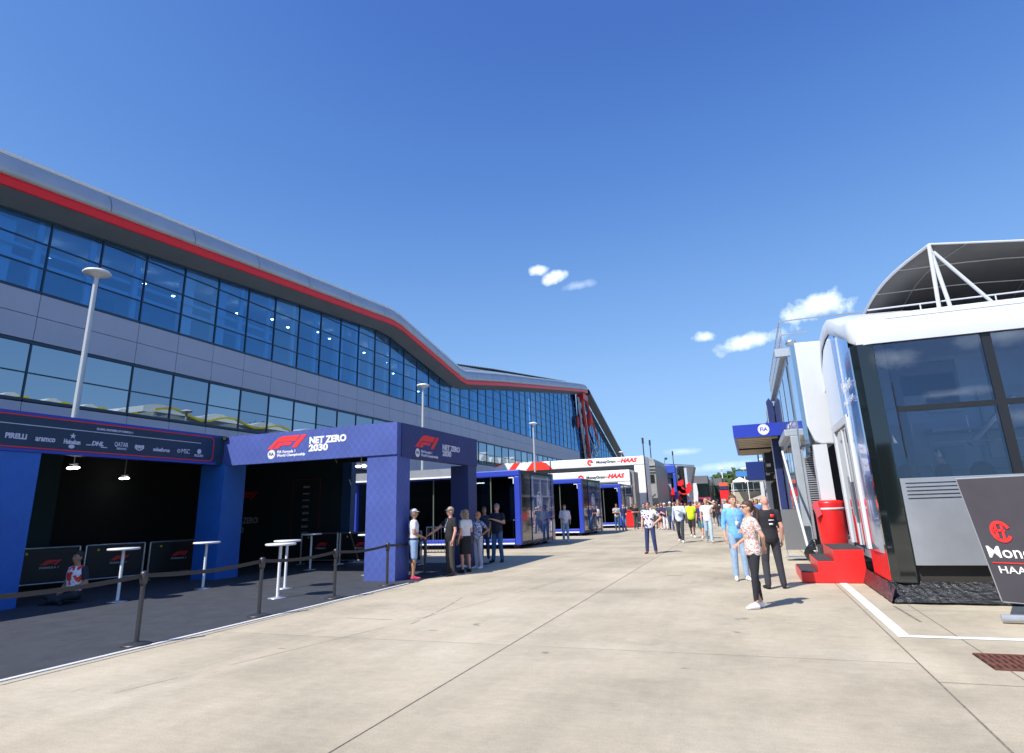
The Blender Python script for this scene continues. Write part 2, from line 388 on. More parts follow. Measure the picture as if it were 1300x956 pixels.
strip(mb, -5.6, 9.3, -6.5, 9.33, .012); strip(mb, 1.92, 11.8, 1.98, 10.4, .035)
struct('joints', mb, M_joint)
mb = MB()
for y in (2.9, 7.9, 12.9, 17.9, 22.9, 27.9, 32.9, 37.9, 42.9): strip(mb, -7.9, y, 1.40, y+.01, .007)
struct('slab_joints', mb, mat('fine_joint', (.34, .295, .22), .9))
M_tyre = mat('tyre_mark', (.37, .32, .24), .85, noise=.35, nscale=3)
mb = MB()
def curve_strip(x0, y0, x1, y1, bow, w):
    for k in range(24):
        a, b = k/24, (k+1)/24; fx = lambda u: x0+(x1-x0)*u+bow*math.sin(math.pi*u)
        if (k*7+int(x0*10)) % 5 == 0: continue
        strip(mb, fx(a), y0+(y1-y0)*a, fx(b), y0+(y1-y0)*b, w, .0035)
curve_strip(-6.2, 5, -4.0, 20, .4, .01); curve_strip(-5.1, 9, -5.6, 12, .05, .02)
for x, y, w_, h_ in ((-4.6, 8.6, .16, .03), (-6.9, 12.5, .22, .03), (-2.1, 16, .4, .05), (-.9, 7.2, .12, .02), (.5, 9.5, .1, .02), (-6.0, 7.1, .1, .03)):
    mb.add([(x, y, .0037), (x+w_, y+.02, .0037), (x+w_*1.1, y+h_, .0037), (x+.03, y+h_*1.2, .0037)], [(0, 1, 2, 3)])
struct('scuff_marks', mb, M_tyre)
# painted line
M_line = mat('line_paint', (.8, .8, .78), .6, noise=.12, nscale=9)
mb = MB(); mb.add([(1.50, 9.28, .005), (1.64, 9.42, .005), (1.64, 40, .005), (1.50, 40, .005)], [(0, 1, 2, 3)])
mb.add([(1.50, 9.28, .005), (14, 9.28, .005), (14, 9.42, .005), (1.64, 9.42, .005)], [(0, 1, 2, 3)])
struct('painted_line', mb, M_line)
strip_w = MB(); strip(strip_w, -7.0, 13.9, -7.45, 40, .05, .006)
# drain grate
t = thing('drain_grate', 'rusty brown slotted drain grate set in the concrete', 'drain grate', (2.6, 8.1, 0))
mb = MB(); mb.box(2.03, 3.4, 7.78, 8.46, .0035, .006); mb.build('grate_pit', mat('pit_black', (.02, .012, .01), .9), t)
mb = MB()
for i in range(23):
    x = 2.05+i*.06; mb.box(x, x+.033, 7.80, 8.44, .006, .017)
for y in (7.78, 7.99, 8.21, 8.43): mb.box(2.03, 3.4, y, y+.022, .006, .02)
mb.build('grate_bars', mat('rusty_iron', (.17, .06, .04), .7, metal=.2, noise=.35, nscale=9), t)

# ================================================================== PIT BUILDING (left)
def interp(P, y):
    for (a, za), (b, zb) in zip(P, P[1:]):
        if a <= y <= b: return za+(zb-za)*(y-a)/(b-a)
    return P[0][1] if y < P[0][0] else P[-1][1]
RB = [(-14, 13.6), (14.5, 15.9), (46.5, 18.25), (48.2, 18.15), (61.2, 15.7), (62.8, 15.6), (75, 17.55), (118, 23.85), (122.5, 24.3), (124.5, 24.0), (172, 8.5), (198, 0)]
pb = thing('pit_building', 'long pit building with blue glass bands under a kinked silver roof edge with red stripe', 'building', (-34, 50, 0))
M_silver = mat('silver_cladding', (.46, .50, .54), .45, metal=.25, noise=.09, nscale=.5)
M_panel = mat('grey_lilac_panel', (.42, .45, .54), .5, metal=.1, noise=.05, nscale=.5)
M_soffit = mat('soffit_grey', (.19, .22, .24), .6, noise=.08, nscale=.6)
M_frame = mat('mullion_dark', (.025, .055, .09), .35, metal=.3)
ys = sorted(set([p[0] for p in RB[:-1]] + [-14+i*2.6 for i in range(50)] + [124.5+i*4 for i in range(12)]))
ys = [y for y in ys if y <= 172]
def ext(prof, y0=-14, y1=172):
    return [[(x, y, interp(RB, y)+dz) for x, dz in prof] for y in ys if y0 <= y <= y1]
mb = MB(); mb.smooth = True
mb.grid(ext([(-28.62, .5), (-28.50, .56), (-28.46, .72), (-28.52, 1.0), (-28.66, 1.3), (-28.85, 1.55)], -14, 124))
mb.build('roof_fascia', M_silver, pb, fixn=False)
mb = MB(); mb.grid(ext([(-28.62, .5), (-28.50, .56), (-28.46, .72), (-28.52, 1.0), (-28.66, 1.3), (-28.85, 1.55)], 124)); mb.build('end_fascia', mat('end_fascia_grey', (.12, .13, .145), .45, metal=.3), pb, fixn=False)
mb = MB()
for y in [-11.4+5.13*i for i in range(26)]:
    rr_ = [[(x-.0-.0, yy, interp(RB, yy)+dz) for x, dz in ((-28.495, .56), (-28.455, .72), (-28.515, 1.0), (-28.655, 1.3), (-28.845, 1.55))] for yy in (y, y+.035)]
    mb.grid(rr_)
mb.build('fascia_seam', M_dark, pb, fixn=False)
mb = MB(); mb.grid(ext([(-28.83, 1.54), (-28.79, 1.60), (-28.79, 1.70), (-28.9, 1.74), (-29.3, 1.74), (-29.3, 1.55)], -14, 124)); mb.build('roof_edge_trim', mat('bright_trim', (.8, .82, .84), .3), pb, fixn=False)
mb = MB(); mb.grid(ext([(-28.6, -.02), (-28.52, 0), (-28.5, .36), (-28.56, .39), (-28.6, .5)], -14, 124)); mb.build('red_stripe', mat('red_stripe', (.9, .008, .006), .4), pb, fixn=False)
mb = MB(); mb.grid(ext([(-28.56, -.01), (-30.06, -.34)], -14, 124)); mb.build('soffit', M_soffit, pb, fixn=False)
mb = MB(); mb.grid(ext([(-29.3, 1.6), (-31, 1.95), (-46, 1.4)], -14, 124)); mb.build('roof', M_silver, pb, fixn=False); mb = MB(); mb.grid(ext([(-28.85, 1.55), (-29.9, 1.55), (-29.9, .1), (-28.62, .5)], 124)); mb.build('end_roof', MC['end_fascia_grey'], pb, fixn=False)
# roof-top louvres
mb = MB()
for i in range(60):
    y = 63+i*.82; z = interp(RB, y)+2.6-(i/60.)*.55
    if y > 112: break
    mb.box(-33.2, -30.2, y, y+.5, z-.05, z+.08)
mb.grid([[(x, y, interp(RB, y)+2.45-(y-63)/50*.5) for x in (-30.2, -33.5)] for y in (62, 70, 80, 90, 100, 112)])
mb.build('roof_louvre', mat('louvre_dark', (.03, .03, .035), .5), pb)
mb = MB(); mb.grid([[(-30.15, y, interp(RB, y)+2.3-(y-63)/50*.5), (-30.15, y, interp(RB, y)+1.55)] for y in (62, 70, 80, 90, 100, 112)]); mb.build('plant_screen', M_silver, pb)
# spandrel panels with seams
seam = []
mull = [2.4+2.565*i for i in range(46)]        # mullion lines along Y
YE = 118.
mb = MB()
for z0, z1 in ((9.85, 10.98), (11.01, 12.08), (5.3, 7.0)):
    for a, b in zip([-14+2.565*i for i in range(6)]+mull, ([-14+2.565*i for i in range(6)]+mull)[1:]):
        mb.box(-30.22, -30.0, a+.015, b-.015, z0, z1)
for a, b in ((-14, 3),): mb.box(-30.22, -30.02, a, b, 7.0, 9.84); mb.box(-30.22, -30.02, a, b, 12.09, 13.2)
mb.box(-30.22, -30.0, mull[-1]+.015, YE, 5.3, 12.08)
mb.build('cladding_panel', M_panel, pb)
mb = MB(); mb.box(-30.4, -30.24, -14, YE, 0, 12.1); mb.build('wall', mat('core_wall', (.06, .062, .07), .7), pb)
# interior behind the glass
mb = MB(); mb.box(-40, -30.5, -14, YE, 11.9, 12.08); mb.box(-40, -30.5, -14, YE, 9.9, 10.0)
mb.grid([[(-40, y, 5), (-40, y, interp(RB, y)+1.0)] for y in ys if y < YE+4]); mb.build('floor_slab', mat('slab_grey', (.32, .36, .45), .7), pb)
mb = MB(); mb.grid([[(-30.1, y, interp(RB, y)-.38), (-40, y, interp(RB, y)-.38)] for y in ys if y < YE]); mb.build('ceiling', mat('ceil', (.6, .65, .72), .8), pb)
M_ws = mat('white_steel', (.85, .87, .88), .4)
for i, y in enumerate(mull):
    if i in (5, 9, 10, 15, 16, 20, 26, 31): MB().box(-31.3, -30.9, y+.7, y+1.5, 12.1, interp(RB, y)-.4).build('column', M_ws, pb)
    elif i < 34: MB().box(-30.5, -30.32, y-.42, y-.12, 12.1, interp(RB, y)-.4).build('column', M_ws, pb)
mb = MB()
for z in (13.62, 14.28): mb.box(-30.75, -30.55, -14, 33.5, z, z+.17)
mb.box(-30.75, -30.55, 60, 84, 14.3, 14.45); mb.box(-30.75, -30.55, 60, 84, 13.7, 13.85); mb.build('beam', M_ws, pb)
mb = MB()
for i, (y, w_) in enumerate(((15, 1.6), (22, .9), (31, 1.8), (43, 2.2), (52, 1.2), (70, 2))): mb.box(-32.6, -32.2, y, y+w_, 12.1, 13.3+.3*(i % 3))
mb.build('furniture', M_dark, pb)
M_lamp = mat('downlight', (1, 1, 1), .5, emit=(1, .97, .9), estr=9.)
for i in range(18):
    y = 14+i*2.7; z = interp(RB, y)-1.2
    MB().ball((-32.5-(i % 2)*.8, y, z), .12, .12, .05, 8, 4).build('downlight', M_lamp, pb)
G_up = glass('blue_glass', (.46, .74, 1.), (.36, .68, 1.), .25, wav=.03)
G_up2 = glass('blue_glass_deep', (.36, .66, .98), (.28, .62, 1.), .25, wav=.03)
G_lo = glass('teal_glass', (.10, .2, .28), (.72, .86, .92), .42, wav=.03)
G_lo2 = glass('teal_glass_pale', (.10, .2, .28), (.62, .76, .86), .38, wav=.03)
rnd = random.Random(3)
def window(y0, y1, z0, z1f, levels, mat_, x=-30.):
    """one glazed bay: panes plus its dark frame; z1f(y) top"""
    mb = MB(); mb.mi(0)
    mb.add([(x-.06, y0, z0), (x-.06, y1, z0), (x-.06, y1, z1f(y1)), (x-.06, y0, z1f(y0))], [(0, 1, 2, 3)])
    mb.mi(1); fw_ = .03
    mb.add([(x, y0-fw_, z0), (x, y0+fw_, z0), (x, y0+fw_, z1f(y0+fw_)), (x, y0-fw_, z1f(y0-fw_)), (x-.14, y0-fw_, z0), (x-.14, y0+fw_, z0), (x-.14, y0+fw_, z1f(y0+fw_)), (x-.14, y0-fw_, z1f(y0-fw_))],
           [(0, 1, 2, 3), (0, 4, 7, 3), (1, 2, 6, 5)])
    top = min(z1f(y0), z1f(y1))
    for z in levels:
        if z < max(z1f(y0), z1f(y1))-.15:
            ya, yb = y0+fw_, y1-fw_
            if z > top:      # clipped by sloping head
                k = (z-z1f(y0))/(z1f(y1)-z1f(y0)); yc = y0+(y1-y0)*k
                if z1f(y1) > z1f(y0): ya = max(ya, yc)
                else: yb = min(yb, yc)
            if yb > ya: mb.box(x-.13, x-.012, ya, yb, z-.026, z+.026)
    mb.box(x-.13, x+.006, y0+fw_, y1-fw_, z0-.07, z0+.07)
    mb.add([(x-.005, y0, z1f(y0)-.12), (x-.005, y1, z1f(y1)-.12), (x-.005, y1, z1f(y1)+.01), (x-.005, y0, z1f(y0)+.01)], [(0, 1, 2, 3)])
    return mb.build('window', [mat_, M_frame], pb, fixn=False)
for i, (a, b) in enumerate(zip(mull, mull[1:])):
    if b > YE: break
    window(a, b, 12.15, lambda y: interp(RB, y)-.33, [12.15+1.21*k for k in range(1, 9)], G_up if rnd.random() < .55 else G_up2)
    window(a, b, 7.12, lambda y: 9.8, [8.35], G_lo if rnd.random() < .5 else G_lo2)
# slanted end of main glass + recessed end bay
mb = MB(); mb.prism([(mull[-1]+.05, 12.1), (YE+1.5, 12.1), (YE-2.3, interp(RB, YE-2.3)-.35), (mull[-1]+.05, interp(RB, mull[-1])-.35)], 'x', -30.06, -30.2); mb.build('end_window', G_up2, pb)
mb = MB(); mb.box(-40, -30.0, YE, YE+.35, 0, 12.3); mb.prism([(-40, 12.3), (-30.25, 12.3), (-30.25, 23.6), (-40, 25.2)], 'y', YE+.6, YE+.8); mb.build('end_wall', M_panel, pb)
mb = MB()
mb.prism([(YE+.8, 5), (183, 5), (124, interp(RB, 124)-.1), (YE+.8, 23.5)], 'x', -29.96, -30.1); mb.build('end_window', G_up, pb)
mb = MB()
for y in [YE+2+2.6*i for i in range(22)]:
    z = min(23.6, 23.6-(y-124)*.32) if y > 124 else 23.6
    if z > 5.5: mb.box(-29.955, -29.9, y-.05, y+.05, 5, z)
for z in [6.5+1.9*i for i in range(9)]:
    mb.box(-29.95, -29.9, YE+1, min(182, 124+(24.5-z)/.33), z-.04, z+.04)
mb.build('end_frame', M_frame, pb)
mb = MB(); mb.box(-29.89, -29.6, YE+9, 160, 9.9, 11.2); mb.box(-29.89, -29.5, YE+6.5, YE+7.6, 0, 16); mb.build('end_balcony', M_panel, pb)
M_rt = mat('red_steel', (.62, .02, .02), .4)
mb = MB()
for dy in (0, .9):
    mb.tube((-29.3, 119.6+dy, 23.4), (-29.3, 125.3+dy*1.3, 5), .16); mb.tube((-29.0, 121.5+dy, 23.6), (-29.4, 133+dy, 15), .12)
for k in range(7): z = 7+2.4*k; y = 125.3-(z-5)*.31; mb.tube((-29.3, y, z), (-29.3, y+1.0, z), .09)
mb.box(-30, -28.7, 119.0, 123.0, 22.6, 23.8); mb.build('red_truss', M_rt, pb)
mb = MB()
for dy, r_ in ((-1.5, .1), (-.7, .1), (3.4, .12)): mb.tube((-29.4, 118.6+dy, 22.8), (-29.6, 124.2+dy, 6), r_)
for k in range(8): mb.tube((-29.4, 118+.6*k, 22-2.0*k), (-29.4, 119.3+.6*k, 21-2.0*k), .07)
mb.path([(-29.2, 131, 15.5), (-29.2, 132.5, 14.2), (-29.2, 131.5, 13), (-29.2, 129.5, 12.6), (-29.2, 128, 13.2)], .2)
mb.build('steel_truss', M_steel, pb)
MB().ball((-29.3, 125.3, 19.2), .7, .9, 1.5).build('red_duct', M_rt, pb, smooth=True); MB().ball((-29.6, 116.8, 17.8), .3, .5, 1.3).build('red_duct', M_rt, pb, smooth=True)
for k in range(5): MB().tube((-29.3, 127.5+.1*k, 13.8-1.7*k), (-29.3, 129.0+.1*k, 13.8-1.7*k), .32, n=10).build('silver_duct', M_steel, pb)

# ================================================================== LAMPS
M_pole = mat('lamp_pole', (.55, .57, .58), .4, metal=.3)
lamp = thing('street_lamp', 'nearest and tallest lamp post, rising over the partner logo header at far left', 'street lamp', (-19.87, 13.39, 0), 'mushroom-headed lamp posts along the pit building')
mb = MB(); mb.tube((-19.87, 13.39, 0), (-19.87, 13.39, 9.75), .11, .075, 12); mb.lathe(-19.87, 13.39, [(.2, 0), (.2, .5), (.14, .6)], 12); mb.build('pole', M_pole, lamp)
mb = MB(); mb.smooth = True; mb.lathe(-19.87, 13.39, [(.08, 9.66), (.12, 9.74), (.40, 9.82), (.43, 9.86), (.38, 9.92), (.2, 9.99), (.04, 10.01)], 24); mb.build('lamp_shade', mat('lamp_white', (.75, .76, .75), .45), lamp)
for x, y, lb in ((-19.6, 35.9, 'lamp post seen above the dark blue end panel of the net zero canopy'), (-19.3, 58.1, 'lamp post rising behind the red striped end of the white team gantry'), (-18.1, 98.2, 'farthest small lamp head just over the white gantry beside the open sky')):
    c = copy_tree(lamp); c.location = (x, y, 0); c['label'] = lb

# ================================================================== F1 CANOPIES (left)
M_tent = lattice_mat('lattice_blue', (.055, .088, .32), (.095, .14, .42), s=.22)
M_tent_shade = lattice_mat('lattice_shade', (.022, .035, .16), (.035, .06, .22), s=.26)  # same print as the front header, shade put into a darker blue
M_tealcol = lattice_mat('lattice_teal', (.018, .13, .5), (.022, .15, .54), s=.45)
M_hdr = mat('header_teal_navy', (.012, .04, .085), .5, noise=.2, nscale=1.5)
M_under = mat('canopy_lining', (.02, .018, .016), .9, noise=.2)
M_hblue = mat('header_blue', (.03, .06, .42), .5)
ta = thing('event_canopy', 'long event canopy with red outlined header of partner logos and blue square columns', 'canopy', (-16.8, 8, 0))
X0 = -14.4
mb = MB(); mb.box(X0-.28, X0, -6, 14.42, 3.17, 4.02); mb.build('header_panel', M_hdr, ta)
mb = MB()
mb.box(X0-.02, X0+.006, -6, 13.95, 3.17, 3.235); mb.box(X0-.02, X0+.006, -6, 13.95, 3.965, 4.02)
mb.build('header_border', M_hblue, ta)
# red rounded outline
def rrect(y0, y1, z0, z1, r, w):
    out = []; cs = [(y1-r, z1-r, 0), (y0+r, z1-r, 90), (y0+r, z0+r, 180), (y1-r, z0+r, 270)]
    o = []; i = []
    for cx, cy, a in cs:
        for k in range(7):
            t = R(a+15*k); o.append((cx+r*math.cos(t), cy+r*math.sin(t))); i.append((cx+(r-w)*math.cos(t), cy+(r-w)*math.sin(t)))
    n = len(o); return [[o[k], o[(k+1) % n], i[(k+1) % n], i[k]] for k in range(n)]
decal(rrect(-5.8, 13.82, 3.25, 3.955, .14, .026), (X0, 0, 0), FX, mat('outline_red', (.75, .03, .06), .5), ta, 'red_outline', th=.008)
M_lt = mat('print_pale', (.62, .64, .78), .5)
decal([[(-5.5, 3.735), (13.35, 3.735), (13.35, 3.75), (-5.5, 3.75)]], (X0, 0, 0), FX, M_lt, ta, 'rule_line')
def ht(s_, y, z, size, width=None, **k): return text(s_, size, (X0+.004, y, z), FX, M_lt, ta, 'partner_logo', 'CENTER', width=width, **k)
text('GLOBAL PARTNERS OF FORMULA 1', .07, (X0+.004, 10.75, 3.82), FX, M_lt, ta, 'header_lettering', 'CENTER', bold=.002, width=.95)
ht('PIRELLI', 8.55, 3.48, .15, .42, bold=.006); ht('aramco', 9.15, 3.475, .17, .42, bold=.005)
ht('Heineken', 9.74, 3.46, .14, .38, bold=.006); decal([[(0, .07), (.02, .02), (.07, .02), (.03, -.01), (.045, -.06), (0, -.03), (-.045, -.06), (-.03, -.01), (-.07, .02), (-.02, .02)]], (X0, 9.74, 3.60), FX, M_lt, ta, 'partner_logo')
decal(ring(.0, .045, 10, sx=1.6), (X0, 9.74, 3.36), FX, M_lt, ta, 'partner_logo')
ht('DHL', 10.34, 3.47, .14, .3, bold=.006, shear=.25); decal([[(-.26, -.01), (-.15, -.01), (-.16, -.03), (-.27, -.03)]], (X0, 10.34, 3.45), FX, M_lt, ta, 'logo_dash'); decal([[(.1, -.04), (.26, -.04), (.25, -.06), (.09, -.06)]], (X0, 10.34, 3.45), FX, M_lt, ta, 'logo_dash')
ht('QATAR', 10.95, 3.50, .15, .36, bold=.002); ht('AIRWAYS', 10.97, 3.40, .07, .26, bold=.001)
ht('aws', 11.45, 3.5, .17, .26, bold=.007); decal(ring(.13, .155, 12, 0, .11, R(215), R(325)), (X0, 11.45, 3.44), FX, M_lt, ta, 'partner_logo')
ht('salesforce', 12.1, 3.46, .13, .5, bold=.004); ht('MSC', 12.86, 3.475, .17, .27, bold=.001)
decal(ring(.03, .05, 14), (X0, 12.64, 3.475), FX, M_lt, ta, 'partner_logo')
decal(ring(.0, .07, 14), (X0, 13.32, 3.51), FX, M_lt, ta, 'partner_logo'); ht('ROLEX', 13.32, 3.39, .09, .3, bold=.002)
for y0 in (-4, 2.5, 8.25, 14.16):
    y1 = y0+.88 if y0 < 14 else 15.0
    mb = MB(); mb.box(X0-.75, X0-.02 if y0 < 14 else X0+.14, y0, y1, .012, 3.165 if y0 < 14 else 3.2); mb.build('column', M_tealcol, ta)
mb = MB(); mb.box(-19.2, X0-.28, -6, 14.1, 3.9, 3.98); mb.box(-19.2, -14.25, 14.1, 19.7, 3.9, 3.98); mb.build('roof', M_under, ta)
mb = MB(); mb.box(-19.4, -19.2, -6, 20.5, 0, 3.9); mb.box(-19.2, X0-.8, -6.2, -6, 0, 3.9); mb.build('back_wall', mat('black_drape', (.008, .009, .01), .9, bump=.3, bscale=4), ta)
mb = MB()
for y in (1, 6, 11): mb.box(-19.2, X0-.3, y, y+.08, 3.7, 3.9)
for x in (-16, -17.6): mb.box(x, x+.08, -6, 14.1, 3.74, 3.88)
mb.build('roof_beam', M_dark, ta)
mb = MB(); mb.box(-19.15, -18.9, 10.8, 12.6, 0, 3.7); mb.build('inner_panel', mat('inner_teal', (.015, .045, .05), .8), ta)
# second canopy (net zero)
tb = thing('event_canopy', 'corner event canopy with lattice print, red emblem and NET ZERO 2030 lettering', 'canopy', (-11.4, 17, 0))
mb = MB(); mb.box(-14.394, -8.52, 14.2, 14.42, 3.15, 4.0)
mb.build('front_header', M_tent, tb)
mb = MB(); mb.box(-8.74, -8.5, 14.425, 19.4, 3.1, 4.0); mb.build('side_header', M_tent_shade, tb)
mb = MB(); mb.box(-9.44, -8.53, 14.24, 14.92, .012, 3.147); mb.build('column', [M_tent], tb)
mb = MB(); mb.box(-9.15, -8.52, 18.7, 19.37, .012, 3.097); mb.build('column', mat('col_shade', (.03, .05, .17), .6, noise=.15), tb)  # tent roof's shadow put into this column's darker blue
mb = MB(); mb.box(-14.2, -8.76, 14.44, 19.38, 3.93, 3.98); mb.box(-14.4, -8.76, 19.2, 19.38, 3.5, 3.93); mb.build('roof', M_under, tb)
mb = MB()
for y in (15.6, 16.9, 18.2): mb.box(-14.2, -8.76, y, y+.07, 3.78, 3.92)
for x in (-12.5, -10.6): mb.box(x, x+.06, 14.44, 19.2, 3.8, 3.9)
mb.build('roof_beam', mat('brown_beam', (.06, .05, .04), .7), tb)
f1_logo((-12.78, 14.198, 3.53), FYm, mat('logo_red_bright', (.9, .04, .04), .5), tb, 1.36)
fia_badge((-12.62, 14.198, 3.38), FYm, M_whitelogo, tb, .13, M_navy)
text('FIA Formula 1', .105, (-12.42, 14.196, 3.43), FYm, M_whitelogo, tb, 'lettering', bold=.003, width=.62)
text('World Championship', .105, (-12.42, 14.196, 3.33), FYm, M_whitelogo, tb, 'lettering', bold=.003, width=.98)
text('NET ZERO', .25, (-11.33, 14.196, 3.68), FYm, M_whitelogo, tb, 'lettering', bold=.012, width=1.22)
text('2030', .25, (-11.33, 14.196, 3.47), FYm, M_whitelogo, tb, 'lettering', bold=.012, width=.64)
xs = -8.497
f1_logo((xs, 15.12, 3.42), FX, M_redlogo, tb, 1.45)
fia_badge((xs, 15.27, 3.26), FX, M_whitelogo, tb, .12, M_navy)
text('FIA Formula 1', .1, (xs+.002, 15.47, 3.31), FX, M_lt, tb, 'lettering', bold=.003, width=.65)
text('World Championship', .1, (xs+.002, 15.47, 3.21), FX, M_lt, tb, 'lettering', bold=.003, width=1.05)
text('NET ZERO', .22, (xs+.002, 16.8, 3.53), FX, M_lt, tb, 'lettering', bold=.01, width=1.22)
text('2030', .22, (xs+.002, 16.8, 3.35), FX, M_lt, tb, 'lettering', bold=.01, width=.6)
# printed inner wall
wl = thing('printed_wall', 'dark printed wall panel at the back of the corner canopy with column of small logos', 'display wall', (-16, 19.8, 0))
M_pw = mat('printed_wall_black', (.012, .03, .034), .7, noise=.2, nscale=1)
mb = MB(); mb.box(-19.4, -14.1, 19.7, 19.9, 0, 3.9); mb.build('panel', M_pw, wl)
mb = MB(); mb.box(-14.1, -13.7, 19.66, 19.95, 0, 3.9); mb.build('end_post', mat('post_blue', (.02, .07, .17), .6), wl)
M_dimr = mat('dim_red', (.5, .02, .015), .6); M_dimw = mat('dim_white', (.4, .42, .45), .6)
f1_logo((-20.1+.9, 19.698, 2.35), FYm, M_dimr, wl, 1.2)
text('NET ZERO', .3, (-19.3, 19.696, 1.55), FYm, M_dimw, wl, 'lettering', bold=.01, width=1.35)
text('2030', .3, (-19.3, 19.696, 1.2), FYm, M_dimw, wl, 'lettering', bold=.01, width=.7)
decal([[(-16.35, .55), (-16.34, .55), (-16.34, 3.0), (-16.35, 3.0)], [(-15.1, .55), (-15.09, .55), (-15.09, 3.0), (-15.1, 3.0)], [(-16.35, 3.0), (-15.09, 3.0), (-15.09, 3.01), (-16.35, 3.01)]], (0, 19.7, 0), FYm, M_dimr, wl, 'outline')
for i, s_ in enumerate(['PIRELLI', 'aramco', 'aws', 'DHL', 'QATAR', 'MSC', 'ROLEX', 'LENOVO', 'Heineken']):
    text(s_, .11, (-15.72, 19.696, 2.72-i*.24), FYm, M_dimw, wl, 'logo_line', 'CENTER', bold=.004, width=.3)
# hanging twin lights
def hang(x, y, z, lb):
    t = thing('hanging_light', lb, 'hanging light', (x, y, z), 'twin spotlights hanging under the canopies')
    mb = MB(); mb.tube((x, y, z+.05), (x, y, 3.88), .018); mb.box(x-.14, x+.14, y-.02, y+.02, z+.08, z+.11); mb.build('rod', M_steel, t)
    for s in (-1, 1):
        mb = MB(); mb.ball((x+s*.11, y, z), .08, .08, .035, 12, 6); mb.build('lamp', mat('lamp_glow', (1, 1, 1), .4, emit=(1, .98, .94), estr=6), t, smooth=True)
hang(-15.75, 10.78, 3.0, 'twin spotlight hanging beneath the middle of the partner logo header')
hang(-18.6, 14.4, 3.0, 'twin spotlight hanging deeper inside, right of the other one under the logo header')
hang(-11.2, 16.56, 3.1, 'twin spotlight under the net zero canopy beside its corner column')

# stanchions with belt
st = [(-8.16, 6.82), (-8.19, 9.18), (-8.23, 11.36), (-8.3, 13.5), (-8.75, 16.2)]
M_st = mat('stanchion_grey', (.06, .06, .065), .4, metal=.4)
s0 = thing('belt_stanchion', 'nearest dark belt stanchion at the carpet edge', 'barrier post', (st[0][0], st[0][1], 0), 'belt stanchions along the carpet edge')
x, y = st[0]
mb = MB(); mb.smooth = True; mb.lathe(x, y, [(.19, .012), (.19, .025), (.15, .04), (.035, .055)], 24); mb.build('base', M_st, s0)
mb = MB(); mb.tube((x, y, .04), (x, y, .9), .032, n=14); mb.build('pole', M_st, s0)
mb = MB(); mb.smooth = True; mb.lathe(x, y, [(.035, .78), (.05, .83), (.052, .93), (.045, .965), (.02, .975)], 16); mb.build('head', M_st, s0)
for (x, y), lb in zip(st[1:], ('dark belt stanchion in front of the pair of white bar tables', 'dark belt stanchion left of the corner canopy column', 'dark belt stanchion at the foot of the corner canopy column', 'dark belt stanchion behind the standing man in blue shorts')):
    c = copy_tree(s0); c.location = (x, y, 0); c['label'] = lb
M_belt = mat('belt_dark', (.035, .033, .035), .7)
pts = [(-8.16, 4.2), ] + st
for (a, b), lb in zip(zip(pts, pts[1:]), ('belt running out of the frame at lower left', 'belt between the first and second stanchion', 'belt between second and third stanchion', 'belt between third stanchion and canopy column', 'belt behind the column towards the standing man')):
    rows = []
    for k in range(9):
        u = k/8; x = a[0]+(b[0]-a[0])*u; y = a[1]+(b[1]-a[1])*u; zz = .91-.05*math.sin(math.pi*u)
        rows.append([(x-.004, y, zz-.028), (x+.004, y, zz-.028), (x+.004, y, zz+.028), (x-.004, y, zz+.028)])
    mb = MB(); mb.grid(rows, True); o = mb.build('barrier_belt', M_belt); tag(o, 'dark '+lb, 'barrier belt', 'belts between the stanchions')
# bar tables
tabs = [(-12.9, 10.2, 'white round bar table standing closest to the person on the floor'), (-12.86, 12.42, 'white round bar table beside the second blue column'), (-9.53, 11.2, 'front one of the overlapping pair of white bar tables'),
        (-10.57, 12.65, 'rear one of the overlapping pair of white bar tables'), (-13.27, 17.0, 'white bar table deepest under the net zero canopy'), (-10.2, 15.6, 'narrow dark sided bar table just left of the corner column')]
def bar_table(x, y, lb, first):
    t = thing('bar_table', lb, 'bar table', (x, y, 0), 'white bar tables on the carpet')
    mb = MB(); mb.smooth = True; mb.lathe(x, y, [(.30, 1.065), (.315, 1.075), (.315, 1.1), (.305, 1.108)], 28); mb.build('table_top', M_white, t)
    mb = MB(); mb.tube((x, y, .03), (x, y, 1.065), .032, n=12); mb.build('pole', M_white, t)
    mb = MB(); mb.smooth = True; mb.lathe(x, y, [(.2, .012), (.2, .022), (.05, .04), (.035, .05)], 24); mb.build('base', M_alu, t)
    return t
t0 = bar_table(*tabs[0], True)
for x, y, lb in tabs[1:]:
    c = copy_tree(t0); c.location = (x, y, 0); c['label'] = lb
